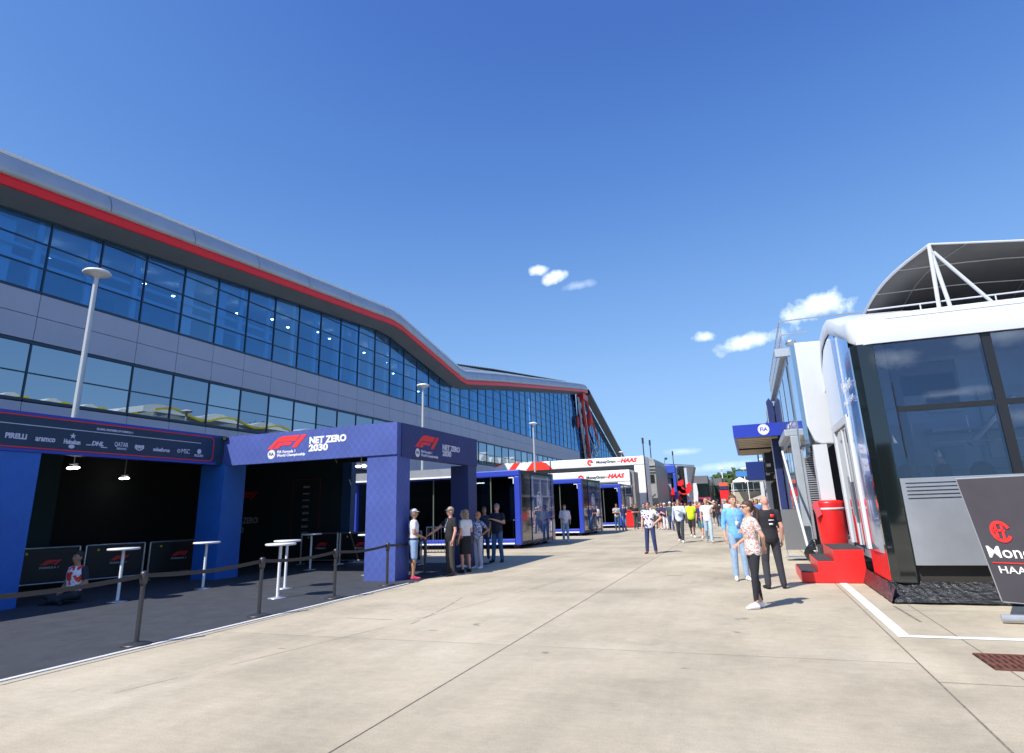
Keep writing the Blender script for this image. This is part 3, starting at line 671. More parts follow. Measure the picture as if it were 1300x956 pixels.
# graphic barriers
M_bp = mat('barrier_graphic', (.006, .008, .011), .5, noise=.3, nscale=6)
def barrier(a, b, lb, logo=True, h=1.05):
    a, b = Vector((a[0], a[1], 0)), Vector((b[0], b[1], 0)); d = (b-a); Ln = d.length; ang = math.atan2(d.y, d.x)
    t = thing('graphic_barrier', lb, 'barrier', tuple(a), 'metal framed barriers with dark graphic panels')
    M = Matrix.Rotation(ang, 3, 'Z')
    def W(x, y, z): v = M @ Vector((x, y, z)); return (v.x+a.x, v.y+a.y, v.z)
    mb = MB(); mb.tube(W(.04, 0, .02), W(.04, 0, h), .03); mb.tube(W(Ln-.04, 0, .02), W(Ln-.04, 0, h), .03); mb.tube(W(.04, 0, h), W(Ln-.04, 0, h), .026); mb.tube(W(.04, 0, .16), W(Ln-.04, 0, .16), .02)
    mb.tube(W(.04, -.22, .02), W(.04, .22, .02), .025); mb.tube(W(Ln-.04, -.22, .02), W(Ln-.04, .22, .02), .025); mb.build('frame', M_steel, t)
    mb = MB(); v = [W(.08, -.006, .18), W(Ln-.08, -.006, .18), W(Ln-.08, .006, .18), W(.08, .006, .18)]; v2 = [(p[0], p[1], h-.03) for p in v]
    mb.add(v+v2, [(0, 3, 2, 1), (4, 5, 6, 7), (0, 1, 5, 4), (1, 2, 6, 5), (2, 3, 7, 6), (3, 0, 4, 7)]); mb.build('graphic_panel', M_bp, t)
    if logo:
        F = M @ FYm
        f1_logo(W(Ln*.42, -.012, .62), F, M_redlogo, t, .48); text('FORMULA 1', .07, W(Ln*.42, -.014, .55), F, M_dimw, t, 'lettering', bold=.003, width=.42)
        decal([[(0, 0), (.05, 0), (.05, .05), (0, .05)]], W(Ln*.2, -.012, .9), F, mat('tag_yellow', (.7, .7, .05), .6), t, 'yellow_tag')
A_ = Vector((-17.9, 11.0, 0)); D_ = Vector((1.65, 4.3, 0)).normalized()
for k, lb in enumerate(('graphic barrier behind the person seated on the floor', 'graphic barrier behind the nearest white bar table', 'graphic barrier against the second blue column')):
    p = A_+D_*1.62*k; q = A_+D_*(1.62*k+1.55); barrier(p, q, lb)
barrier((-15.1, 18.75), (-13.5, 18.75), 'graphic barrier beneath the column of small logos'); barrier((-13.45, 18.72), (-11.85, 18.72), 'graphic barrier with red emblem, centre of the net zero canopy'); barrier((-11.8, 18.7), (-10.2, 18.7), 'graphic barrier hidden partly by the corner column')
# crowd barrier with bars
t = thing('crowd_barrier', 'grey steel crowd barrier with vertical bars behind the man in shorts', 'barrier', (-10.4, 21.6, 0))
mb = MB()
for x in (-11.6, -9.4): mb.tube((x, 21.6, .02), (x, 21.6, 1.1), .022); mb.tube((x, 21.35, .02), (x, 21.85, .02), .02)
for z in (.2, 1.1): mb.tube((-11.6, 21.6, z), (-9.4, 21.6, z), .02)
mb.build('frame', M_steel, t); mb = MB()
for i in range(17): mb.tube((-11.5+i*.13, 21.6, .2), (-11.5+i*.13, 21.6, 1.1), .009, n=6)
mb.build('bars', M_steel, t)

# ================================================================== GLASS FRONTED GARAGE UNITS (pods)
G_dark = glass('dark_glass', (.10, .13, .13), (.7, .75, .8), .07)
M_mirror = bpy.data.materials.new('mirror_navy'); M_mirror.use_nodes = True
b_ = M_mirror.node_tree.nodes['Principled BSDF']; b_.inputs['Base Color'].default_value = (.01, .05, .22, 1); b_.inputs['Roughness'].default_value = .02; b_.inputs['Coat Weight'].default_value = 1; b_.inputs['Coat Roughness'].default_value = .01; b_.inputs['Specular IOR Level'].default_value = 1.; b_.inputs['IOR'].default_value = 1.5; b_.inputs['Coat IOR'].default_value = 1.5
def pod(y0, lb, L_=5.1, xl=-18.1, xr=-9.42):
    t = thing('glass_unit', lb, 'trackside unit', ((xl+xr)/2, y0, 0), 'blue framed glass fronted units in a row')
    y1 = y0+L_
    mb = MB(); mb.box(xl, xr, y0, y0+.28, 3.08, 3.36); mb.box(xr-.26, xr, y0, y0+.28, .16, 3.08); mb.box(xl, xr-.26, y0, y0+.28, .16, .42)
    mb.box(xl, xl+.26, y0, y0+.28, .42, 3.08); mb.build('frame', M_blue, t, bev=.05)
    mb = MB(); mb.box(xl+.3, xr-.3, y0-.012, y0-.002, .2, .26); mb.box(xr-.5, xr-.27, y0-.012, y0+.1, 3.0, 3.04); mb.box(xr-.30, xr-.265, y0-.01, y0+.1, 2.75, 3.0); mb.build('white_strip', mat('strip_white', (.8, .82, .9), .3), t)  # white strip on the bottom rail paints a reflection; corner pieces are trim
    mb = MB(); mb.box(xl, xr, y0+.28, y1, 3.2, 3.34); mb.box(xl, xr, y0+.28, y1, .16, .3); mb.box(xl, xr, y1-.1, y1, .3, 3.2); mb.build('shell', M_black, t)
    mb = MB(); mb.add([(xl+.26, y0+.2, .42), (xr-.26, y0+.2, .42), (xr-.26, y0+.2, 3.08), (xl+.26, y0+.2, 3.08)], [(0, 1, 2, 3)]); mb.build('glass_front', G_dark, t, fixn=False)
    mb = MB()
    for i in range(1, 6): x = xl+(xr-xl)*i/6; mb.box(x-.025, x+.025, y0+.17, y0+.24, .42, 3.08)
    mb.build('mullion', mat('mull', (.1, .12, .1), .4), t)
    mb = MB(); mb.box(xr-.08, xr-.03, y0+.3, y0+1.55, .2, 3.2); mb.build('black_panel', mat('gloss_black', (.008, .012, .014), .06, coat=.6), t)
    mb = MB(); mb.box(xr-.06, xr, y0+1.6, y1-.45, .14, 3.3); mb.build('mirror_panel', M_mirror, t)
    mb = MB(); mb.box(xr-.05, xr+.02, y1-.45, y1, .1, 3.36); mb.build('end_frame', mat('navy_gloss', (.015, .04, .2), .15, coat=.5), t, bev=.01)
    mb = MB()
    for yy in (y0+.5, y0+2.6, y1-.5):
        for xx in (xr-.4, xl+.6): mb.box(xx-.1, xx+.1, yy-.1, yy+.1, 0, .16)
    mb.build('foot', M_dark, t)
    yc = y0+2.75
    decal(ring(.40, .445, 30), (xr+.001, yc, 2.0), FX, M_lt, t, 'badge_ring'); text('FIA', .5, (xr+.003, yc, 2.0), FX, M_lt, t, 'badge_lettering', 'CENTER', bold=.03, width=.7, squash=1.3)
    mb = MB(); mb.box(xl+1, xr-1, y0+3.2, y0+3.3, .3, 2.4); mb.box(xl+2, xr-2.5, y0+1.6, y0+2.3, .3, 1.3); mb.box(xr-2.1, xr-1.5, y0+1.2, y0+1.7, .3, 1.7); mb.build('equipment', mat('equip', (.05, .06, .06), .6), t)
    mb = MB(); mb.box(xr-3.2, xr-2.4, y0+1.6, y0+1.72, 2.9, 2.94); mb.build('ceiling_lamp', mat('podlamp', (1, 1, 1), .5, emit=(1, 1, .97), estr=6), t)
    return t
p0 = pod(26.1, 'nearest glass fronted unit with blue frame and mirror panel showing a round white badge')
for y, lb in ((37.2, 'second glass unit in the blue framed row, shorter gap before the white gantry'), (49.6, 'farthest glass unit of the blue framed row')):
    c = copy_tree(p0); c.location = (c.location.x, y, 0); c['label'] = lb
# silver fascia of the pavilion seen through the canopy
t = thing('awning_beam', 'silver awning beam with white light strip seen through the corner canopy', 'awning', (-15, 25.9, 3.1))
mb = MB(); mb.box(-18.6, -11.9, 25.75, 26.05, 3.13, 3.55); mb.build('beam', M_alu, t)
mb = MB(); mb.box(-18.6, -11.9, 25.72, 25.745, 3.13, 3.2); mb.build('white_strip', MC['strip_white'], t)
# white low kerb boxes under pod front

# ================================================================== WHITE TEAM GANTRIES
M_gw = mat('gantry_white', (.82, .83, .85), .3, noise=.03)
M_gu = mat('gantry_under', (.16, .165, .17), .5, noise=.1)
def haas_word(x, y, z, h, m, p, w):
    text('HAAS', h, (x, y, z), FYm, m, p, 'team_lettering', bold=h*.05, shear=.3, width=w)
    decal([[(-.3*w, -h*.14), (0, -h*.14), (0, -h*.03), (-.22*w, -h*.03)]], (x+.05*w, y+.002, z), FYm, m, p, 'speed_line')
g1 = thing('team_gantry', 'large white truck gantry with red striped left end and red team lettering', 'gantry', (-16, 60, 0))
mb = MB(); mb.box(-22.6, -8.9, 60, 63, 5.4, 6.22)
mb.prism([(-24.4, 5.38), (-22.6, 5.4), (-22.6, 6.22), (-24.0, 6.3), (-24.4, 5.9)], 'y', 60.0, 63)
mb.build('header', M_gw, g1, bev=.08)
mb = MB(); mb.box(-9.95, -8.9, 60.02, 62.9, .1, 5.38); mb.build('post', M_gw, g1, bev=.06)
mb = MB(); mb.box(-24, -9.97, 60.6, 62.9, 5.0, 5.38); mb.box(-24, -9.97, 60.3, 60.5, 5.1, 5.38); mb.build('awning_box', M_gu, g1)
mb = MB(); mb.box(-24.3, -24.0, 62, 62.4, 0, 5.4); mb.build('rear_post', M_dark, g1)
decal([[(-22.9, 5.39), (-22.2, 5.39), (-21.5, 6.22), (-22.2, 6.22)], [(-20.9, 5.39), (-18.0, 5.39), (-18.7, 6.05), (-19.2, 6.22), (-20.2, 6.22)], [(-24.4, 5.95), (-24.0, 6.25), (-23.2, 6.27), (-24.1, 5.95)]], (0, 59.985, 0), FYm, mat('stripe_red', (.85, .05, .03), .35), g1, 'red_stripes')
decal(ring(.12, .3, 16)[:13]+[[(-.05, -.02), (.3, -.02), (.3, .06), (-.05, .06)]], (-14.2, 59.985, 5.83), FYm, M_redlogo, g1, 'round_emblem')
text('MoneyGram', .36, (-13.6, 59.98, 5.84), FYm, M_dark, g1, 'sponsor_lettering', bold=.012, width=1.9)
haas_word(-11.2, 59.98, 5.86, .52, M_redlogo, g1, 1.6)
# smaller one in front
g2 = thing('team_gantry', 'smaller white gantry with red team lettering standing before the larger one', 'gantry', (-12.8, 56, 0))
mb = MB(); mb.box(-17.4, -9.72, 56, 58.5, 3.75, 4.78); mb.build('header', M_gw, g2, bev=.06)
mb = MB(); mb.box(-10.85, -9.72, 56.02, 58.4, .1, 3.73); mb.build('post', M_gw, g2, bev=.05)
mb = MB(); mb.box(-9.71, -9.4, 56.3, 58.6, .3, 4.6); mb.build('side_shell', mat('shell_grey', (.25, .23, .22), .5, noise=.2), g2)
decal(ring(.12, .28, 16)[:13], (-14.2, 55.985, 4.2), FYm, M_redlogo, g2, 'round_emblem')
text('MoneyGram', .33, (-13.7, 55.98, 4.22), FYm, M_dark, g2, 'sponsor_lettering', bold=.01, width=1.7)
haas_word(-11.7, 55.98, 4.27, .5, M_redlogo, g2, 1.5)
# red bin/box by the gantry foot
t = thing('red_crate', 'bright red plastic crate on the ground at the foot of the smaller white gantry', 'crate', (-9.0, 50.5, 0))
mb = MB(); mb.box(-9.45, -8.6, 50, 50.9, .05, 1.25); mb.build('body', M_red, t, bev=.05)
mb = MB(); mb.box(-9.5, -8.55, 49.95, 50.95, 1.25, 1.32); mb.build('lid', mat('red_lid', (.6, .02, .02), .4), t, bev=.02)
# grey machine truck behind
t = thing('grey_truck', 'tall grey lorry rear with hatches behind the big white gantry', 'lorry', (-9.6, 67, 0))
M_gt = mat('truck_grey', (.30, .30, .29), .45, noise=.15, nscale=2)
mb = MB(); mb.box(-11.6, -8.75, 66, 76, 1.0, 5.7); mb.prism([(-11.6, 5.7), (-8.75, 5.7), (-8.9, 6.3), (-9.6, 6.6), (-10.8, 6.6), (-11.6, 6.2)], 'y', 66.4, 75); mb.build('body', M_gt, t, bev=.06)
mb = MB(); mb.box(-9.55, -8.95, 65.9, 66, 3.9, 4.7); mb.build('window', M_black, t)
mb = MB()
for z in (5.5, 5.15, 4.85): mb.box(-11.4, -8.8, 65.93, 66, z, z+.1)
mb.build('vent', M_dark, t)
mb = MB(); mb.path([(-11.6, 65.6, 2.75), (-10.6, 65.6, 2.7), (-10.1, 65.6, 2.3), (-9.7, 65.6, 2.5), (-9.4, 65.6, 2.35), (-8.9, 65.6, 2.7)], .09); mb.build('cable_hose', M_alu, t)
for y in (67.2, 73.5): MB().tube((-8.8, y, .5), (-9.15, y, .5), .5, n=18).build('wheel', M_black, t)
mb = MB(); mb.box(-11.3, -8.95, 66.2, 75.8, .4, 1.0); mb.build('chassis', M_dark, t)
# masts
for i, (x, y, z, lb) in enumerate(((-8.9, 56.9+3, 7.9, 'thin dark mast rising above the right post of the large white gantry'), (-9.3, 67.5, 8.4, 'thin dark mast above the grey lorry'), (-9.0, 86.5, 8.6, 'thin dark mast above the blue awning'))):
    t = thing('antenna_mast', lb, 'mast', (x, y, 0), 'thin masts above the lorries')
    mb = MB(); mb.tube((x, y, 0), (x, y, z), .07, .05, 8); mb.build('pole', M_dark, t)
    mb = MB(); mb.tube((x, y, z-.55), (x, y, z), .1, .1, 8); mb.build('tip', M_dark, t)
# blue awning unit
t = thing('blue_pavilion', 'blue framed team pavilion with white door post and red lit graphic wall', 'pavilion', (-9, 78, 0))
mb = MB(); mb.box(-13, -8.0, 78, 84, 5.3, 6.3); mb.box(-8.35, -8.0, 78.02, 78.4, .1, 5.28); mb.build('frame', mat('royal2', (.04, .09, .5), .35), t, bev=.1)
mb = MB(); mb.box(-13, -8.4, 78.6, 83.9, 4.75, 5.28); mb.build('awning_lining', mat('awn_grey', (.22, .25, .27), .5), t)
mb = MB(); mb.box(-10.35, -9.35, 77.9, 78.4, 0, 4.75); mb.build('door_post', M_gw, t, bev=.03)
mb = MB(); mb.box(-9.3, -8.75, 79, 84, 0, 4.7); mb.build('grey_wall', mat('lav_grey', (.3, .3, .36), .5), t)
mb = MB(); mb.box(-8.7, -7.4, 84.5, 84.7, 0, 4.9); mb.build('blue_wall', M_blue, t)
mb = MB(); mb.box(-7.7, -7.1, 79.0, 84, .2, 6.1); mb.build('dark_panel', M_black, t)
mb = MB(); mb.box(-8.2, -7.85, 78.5, 79, .2, 6.2); mb.box(-7.05, -6.75, 79, 84, .2, 5.9); mb.build('pale_post', mat('palepost', (.5, .55, .6), .4), t)
decal([ring(.3, .9, 16, cx, cz, R(a), R(b))[k] for cx, cz, a, b in ((-7.9, 2.9, 0, 300), (-7.2, 3.6, 90, 400)) for k in range(16)]+[[(-8.8, 1.2), (-6.6, 1.2), (-6.9, 1.7), (-8.5, 1.8)]], (0, 78.3, 0), FYm, M_red, t, 'red_graphic', th=.02)
# tilted grey screen wall
t = thing('grey_canopy_wall', 'large slanted brown grey tensioned wall with white seam beyond the blue pavilion', 'canopy', (-9, 100, 0))
mb = MB(); mb.prism([(-13.5, 7.8), (-7.4, 7.2), (-8.9, 1.6), (-12.2, 1.6)], 'y', 100, 104); mb.build('panel', mat('screen_brown', (.15, .135, .14), .4, metal=.2, noise=.2, nscale=.6), t)
mb = MB(); mb.tube((-8.7, 99.95, 6.9), (-9.6, 99.95, 2.6), .07); mb.build('seam', M_gw, t)
mb = MB(); mb.tube((-13.5, 99.95, 7.95), (-7.3, 99.95, 7.32), .06); mb.tube((-11.8, 99.95, 7.9), (-11.6, 99.95, 8.6), .04); mb.ball((-11.5, 99.95, 8.6), .25, .1, .2); mb.build('top_cable', M_dark, t)
# dark coach motorhomes
def coach(x0, x1, y, h, lb, stripe):
    t = thing('motorhome', lb, 'motorhome', ((x0+x1)/2, y, 0)); w_ = x1-x0
    mb = MB(); mb.prism([(x0, .5), (x1, .5), (x1, h-.9), (x1-.25*w_/3, h), (x0+.1, h), (x0, h-.4)], 'y', y, y+11); mb.build('body', mat('coach_'+lb[:4], (.035, .037, .042), .25, coat=.4), t, bev=.05)
    mb = MB(); mb.box(x0+.02, x1-.3, y-.03, y-.001, h-1.25, h-.02); mb.build('roof_band', mat('band_g', (.16, .16, .18), .4), t)
    mb = MB(); mb.box(x0+.2, x1-.2, y-.05, y-.001, h*.45, h*.78); mb.build('windscreen', mat('ws_glass', (.01, .02, .02), .06), t)
    mb = MB(); mb.box(x0+.15, x1-.15, y-.04, y-.001, h*.33, h*.43); mb.build('stripe', stripe, t)
    mb = MB(); mb.box(x0+.4, x1-.4, y-.04, y-.001, .7, h*.29); mb.build('grille', M_dark, t)
    for s in (x0+.3, x1-.3): MB().box(s-.12, s+.12, y-.06, y-.001, h*.34, h*.39).build('headlight', M_alu, t)
    for s in (x0+.25, x1-.25): MB().tube((s-.15, y+1.5, .5), (s+.15, y+1.5, .5), .5, n=16).build('wheel', M_black, t)
    for s in (x0-.25, x1+.12): MB().box(s, s+.12, y-.2, y, h*.55, h*.72).build('mirror', M_dark, t)
    return t
coach(-8.6, -5.75, 108, 6.05, 'black double height motorhome with maroon stripe on its front', mat('maroon', (.35, .04, .12), .3))
coach(-5.6, -3.9, 118, 5.9, 'dark narrow motorhome parked just right of the maroon striped one', M_dark)
t = thing('flag_banner', 'pale feather banner leaning beside the maroon striped motorhome', 'banner', (-7.6, 96, 0))
mb = MB(); mb.prism([(-7.9, .3), (-7.2, .3), (-6.9, 3.2), (-7.0, 4.6), (-7.5, 4.5), (-7.6, 2.5)], 'y', 96, 96.03); mb.build('cloth', mat('banner_cloth', (.6, .6, .65), .7), t)
mb = MB(); mb.tube((-7.92, 96.02, 0), (-7.55, 96.02, 4.6), .03); mb.build('pole', M_steel, t)
t = thing('red_lorry', 'red lorry with orange top seen at the far end of the street', 'lorry', (-3.8, 105, 0))
mb = MB(); mb.box(-4.15, -2.85, 103, 110, .6, 3.6); mb.build('body', M_red, t, bev=.08)
mb = MB(); mb.box(-4.15, -2.85, 103, 110, 4.1, 4.65); mb.build('roof_box', mat('orange_paint', (.75, .12, .03), .4), t, bev=.05)
mb = MB(); mb.box(-4.1, -2.9, 102.9, 109, 3.62, 4.08); mb.build('windscreen', M_navy, t)
mb = MB(); mb.box(-4.05, -3.4, 102.9, 102.99, .7, 2.2); mb.build('grey_door', M_alu, t)
for s in (-4.0, -3.0): MB().tube((s-.15, 103.8, .5), (s+.15, 103.8, .5), .48, n=16).build('wheel', M_black, t)
# far white marquee / terrace
M_mq = mat('marquee_white', (.8, .8, .8), .7)
def marquee(x0, x1, y, z, lb, n):
    t = thing('white_marquee', lb, 'marquee', ((x0+x1)/2, y, 0), 'white marquees at the end of the street')
    mb = MB(); w_ = (x1-x0)/n
    for i in range(n):
        a = x0+i*w_; P = [(a, y, z), (a+w_, y, z), (a+w_, y+w_, z), (a, y+w_, z), (a+w_/2, y+w_/2, z+w_*.28)]
        mb.add(P+[(a, y, z-.25), (a+w_, y, z-.25)], [(0, 1, 4), (1, 2, 4), (2, 3, 4), (3, 0, 4), (5, 6, 1, 0)])
    mb.build('roof', M_mq, t, fixn=False)
    mb = MB()
    for i in range(n+1): mb.box(x0+i*w_-.06, x0+i*w_+.06, y, y+.12, 0, z-.25)
    mb.build('leg', M_mq, t)
    return t
marquee(-2.6, 8, 128, 5.6, 'row of pointed white marquee roofs at the end of the street', 4)
t = thing('terrace_building', 'low beige terrace building with dark glazing beneath the white marquee roofs', 'building', (3, 131, 0))
mb = MB(); mb.box(-3.2, 12, 131, 140, 0, 3.6); mb.build('wall', mat('beige_wall', (.42, .38, .3), .8, noise=.1), t)
mb = MB(); mb.box(-3, 12, 130.95, 130.99, 3.65, 5.2); mb.build('window', mat('far_glass', (.05, .08, .1), .15), t)
mb = MB()
for i in range(8): mb.box(-3+i*2, -2.9+i*2, 130.85, 130.95, 3.6, 5.3)
mb.box(-3.2, 12, 130.8, 130.9, 3.9, 4.0); mb.build('railing', M_mq, t)
mb = MB(); mb.prism([(-3, 0), (4, 0), (4, 3.4), (-1, 1.8)], 'y', 129, 130.7); mb.build('stair_flank', mat('beige2', (.5, .46, .38), .8), t)
t = thing('blue_sign', 'small blue sign board on the roof behind the white marquees', 'sign', (-1, 150, 0))
mb = MB(); mb.box(-2.2, 2.2, 150, 150.3, 7.2, 8.4); mb.build('board', mat('sky_blue_sign', (.05, .22, .55), .5), t)
mb = MB(); mb.tube((-1.5, 150.2, 0), (-1.5, 150.2, 7.2), .08); mb.tube((1.5, 150.2, 0), (1.5, 150.2, 7.2), .08); mb.build('post', M_steel, t)
for x, y, h, lb in ((-6.8, 200, 11.3, 'distant white lamp post against the wooded hill, leftmost of three'), (-.5, 200, 11.0, 'distant white lamp post against the wooded hill, middle of three'), (4.3, 180, 12.2, 'distant white lamp post against the hill, nearest the blue hanging box')):
    t = thing('lamp_post', lb, 'lamp post', (x, y, 0), 'distant lamp posts before the hill')
    mb = MB(); mb.tube((x, y, 0), (x, y, h), .18, .12, 8); mb.build('pole', M_gw, t); mb = MB(); mb.lathe(x, y, [(.2, h), (.9, h+.2), (.7, h+.5), (.1, h+.6)], 12); mb.build('lamp_shade', M_gw, t)

# ================================================================== HILLS AND FOREST
def hillz(x, y): return max(0, 15.5*math.exp(-((x-10)/150.)**2)*min(1, max(0, (y-300)/120.))+1.3*math.sin(x*.05)+.8*math.sin(x*.13+2)) if y > 300 else 0
rows = []
for j in range(14):
    y = 300+j*22; rows.append([(x, y, hillz(x, y)-.3) for x in range(-260, 420, 12)])
struct('hill', MB().grid(rows), mat('hill_grass', (.07, .1, .03), .9, noise=.3, nscale=.05))
M_leaf = mat('forest_leaf', (.05, .085, .022), .8, noise=.5, nscale=.12)
mb = MB(); rf = random.Random(11)
for i in range(2600):
    x = rf.uniform(-110, 200); y = rf.uniform(330, 470); z = hillz(x, y); s = rf.uniform(2.2, 4.6); cz = z+s*.7
    for k in range(7):
        a = rf.uniform(0, 6.28); e = rf.uniform(-.5, 1.2); c = Vector((x+s*.6*math.cos(a), y+s*.6*math.sin(a), cz+s*.6*e)); n_ = Vector((rf.uniform(-1, 1), rf.uniform(-1, .3), rf.uniform(.1, 1))).normalized(); u = n_.orthogonal().normalized(); v = n_.cross(u); q = s*rf.uniform(.25, .5)
        mb.add([c+u*q, c+v*q, c-u*q, c-v*q], [(0, 1, 2, 3)])
o = mb.build('forest', M_leaf, fixn=False); tag(o, 'distant wooded hill of mixed green trees', 'forest', kind='stuff')
# small bush at the end of the street
def tree(x, y, h, r, lb, name='tree', nleaf=700, seed=1, cat='tree', leafs=.35, group=None):
    t = thing(name, lb, cat, (x, y, 0), group); rr = random.Random(seed)
    mb = MB(); mb.tube((x, y, 0), (x, y, h*.6), r*.09, r*.05, 8)
    for k in range(6):
        a = k*1.05+rr.random(); mb.tube((x, y, h*(.35+.05*k)), (x+r*.6*math.cos(a), y+r*.6*math.sin(a), h*(.55+.06*k)), r*.04, r*.015, 6)
    mb.build('trunk', mat('bark', (.09, .065, .045), .9), t)
    cl = [(rr.uniform(-.6, .6)*r, rr.uniform(-.6, .6)*r, h*rr.uniform(.45, .88), r*rr.uniform(.3, .5)) for _ in range(14)]
    mb = MB()
    for i in range(nleaf):
        cx, cy, cz, cr = rr.choice(cl); d = Vector((rr.gauss(0, 1), rr.gauss(0, 1), rr.gauss(0, .8))).normalized()*cr*rr.uniform(.5, 1.05)
        c = Vector((x+cx, y+cy, cz))+d; n_ = (d.normalized()+Vector((rr.uniform(-.6, .6),)*3)).normalized(); u = n_.orthogonal().normalized(); v = n_.cross(u); q = leafs*rr.uniform(.6, 1.2)
        mb.add([c+u*q, c+v*q*.7, c-u*q, c-v*q*.7], [(0, 1, 2, 3)])
    mb.build('crown', mat('leaf_'+str(seed % 3), ((.06, .10, .025), (.045, .08, .02), (.08, .12, .03))[seed % 3], .7, noise=.35, nscale=.6), t, fixn=False)
tree(3.6, 90, 3.4, 1.6, 'small round green bush tree before the beige terrace building', 'small_tree', 500, 4, leafs=.22)

# ================================================================== RIGHT: NEAREST MOTORHOME
hm = thing('motorhome_unit', 'white roofed team motorhome with big dark window and brushed grey lower panel', 'motorhome', (5, 15, 0))
FY0 = 12.3; HX = 2.06
M_brush = mat('brushed_grey', (.40, .42, .45), .33, metal=.55, noise=.1, nscale=1.2)
M_fw = mat('fascia_white', (.60, .63, .67), .3, noise=.02)
# white roof fascia on the street front (-Y) with rounded left end, and on the side with an arched underside
mb = MB(); mb.smooth = True
rows = []
r_ = .38
prof = [(HX+.02, FY0+4.3), (HX+.02, FY0+3.6), (HX+.02, FY0+2.8), (HX+.02, FY0+2.2), (HX+.02, FY0+1.6), (HX+.02, FY0+1.1), (HX+.02, FY0+.7)]+[(HX+.02+r_-r_*math.cos(R(a)), FY0-.05+r_-r_*math.sin(R(a))) for a in range(0, 91, 10)]+[(3.7, FY0-.05), (3.702, FY0-.05), (11, FY0-.05)]
def arch(i):
    x, y = prof[i]
    if x < HX+.05 and y > FY0+.35: return 4.52
    return 4.32+.24*max(0, min(1, (y-FY0)/.5))
for k, (dz, ins) in enumerate(((0, 0), (.1, -.01), (.5, -.01), (.53, 0.03), (.56, .4))):
    rows.append([(x+ins, y+ins, (arch(i) if k == 0 else 4.32+dz) if k < 2 else 4.32+dz) for i, (x, y) in enumerate(prof)])
def hump(y): k = max(0, min(1, (y-FY0-.25)/2.2)); return .62*(k*k*(3-2*k))-.5*max(0, (y-FY0-3.1)/1.2)**2
rows = [[(p[0]-(.06*hump(p[1]) if p[0] < HX+.2 else 0), p[1], p[2]+(hump(p[1]) if p[0] < HX+.5 else 0)) for p in r] for r in rows]
rows.append([(p[0]+1.4, p[1], p[2]-.05) for p in rows[-1]])
rows[1] = [(p[0], p[1], max(p[2], q[2]+.02)) for p, q in zip(rows[1], rows[0])]
mb.grid(rows); mb.build('roof_fascia', M_fw, hm, fixn=False)
mb = MB(); mb.box(HX+.3, 11, FY0+.3, 20, 4.8, 4.86); mb.box(HX+.1, 11, FY0+.01, 19.8, 4.33, 4.4); mb.build('roof', M_fw, hm)
mb = MB(); mb.box(5.55, 5.565, FY0-.066, FY0-.05, 4.34, 4.83); mb.box(HX+.6, 11, FY0-.064, FY0-.055, 4.74, 4.752); mb.build('panel_seam', M_alu, hm)
# black glossy corner post
M_gb = mat('gloss_black_post', (.008, .012, .012), .05, coat=1.)
mb = MB(); mb.prism([(HX+.0, FY0+.12), (HX+.1, FY0), (2.42, FY0), (2.42, FY0+.3), (HX, FY0+.3)], 'z', .28, 4.34); mb.build('corner_post', M_gb, hm, bev=.015)
# street window
G_st = glass('street_window_glass', (.70, .75, .82), (.62, .76, 1.), .10, wav=.01)
mb = MB(); mb.add([(2.42, FY0+.03, 1.95), (11, FY0+.03, 1.95), (11, FY0+.03, 4.33), (2.42, FY0+.03, 4.33)], [(0, 1, 2, 3)]); mb.build('window', G_st, hm, fixn=False)
mb = MB()
for x in (4.12, 6.2, 8.3): mb.box(x-.07, x+.07, FY0+.005, FY0+.18, 1.95, 4.32)
for a_, b2 in ((2.42, 4.05), (4.19, 6.13), (6.27, 8.23)): mb.box(a_+.2 if a_ < 3 else a_, b2, FY0+.008, FY0+.17, 3.08, 3.17)
mb.box(2.62, 2.74, FY0+.05, FY0+.2, 1.95, 4.33)
mb.build('window_frame', mat('brown_mullion', (.014, .015, .018), .35), hm)
mb = MB(); mb.box(2.60, 2.615, FY0+.01, FY0+.028, 2.3, 3.6); mb.build('window_seal', M_black, hm)
# lower grey panel with slots
mb = MB(); mb.box(2.43, 11, FY0-.02, FY0+.03, .56, 1.935); mb.build('lower_panel', M_brush, hm)
mb = MB()
for i in range(5): mb.box(2.5, 11, FY0-.027, FY0-.0205, 1.86-i*.062, 1.874-i*.062)
mb.build('slot', M_black, hm)
mb = MB(); mb.box(2.43, 11, FY0-.015, FY0+.03, 1.937, 1.95); mb.build('sill', M_alu, hm)
mb = MB(); mb.box(2.43, 11, FY0+.12, FY0+.16, .2, .56); mb.build('underside', mat('under_brown', (.03, .025, .02), .7), hm)
# skirt of black plastic film
sk = thing('ground_skirt', 'crumpled black and silver skirting sheet along the foot of the motorhome', 'skirt', (3, 12.1, 0))
mb = MB(); rr = random.Random(5); rows = []
for k in range(9):
    row = []
    for i in range(150):
        x = 1.98+i*.06; yb = FY0+.1-.05*k; z = .30-.034*k+rr.uniform(-.012, .012)*(1 if 0 < k < 8 else 0)
        row.append((x, yb+.015*math.sin(x*9+k*1.7)+rr.uniform(-.01, .01), max(.006, z+.012*math.sin(k*2.4)*math.sin(x*3))))
    rows.append(row)
mb.grid(rows)
rows = [[(1.98-.04+.012*k+rr.uniform(-.008, .008), y, max(.006, .03+.036*k)) for y in [FY0-.3+.08*i for i in range(40)]] for k in range(8)]
mb.grid(rows)
mb.build('sheet', mat('skirt_film', (.05, .052, .055), .22, metal=.5, noise=.9, nscale=9, bump=.7, bscale=30, stretch=(1, 1, 6)), sk, fixn=False)
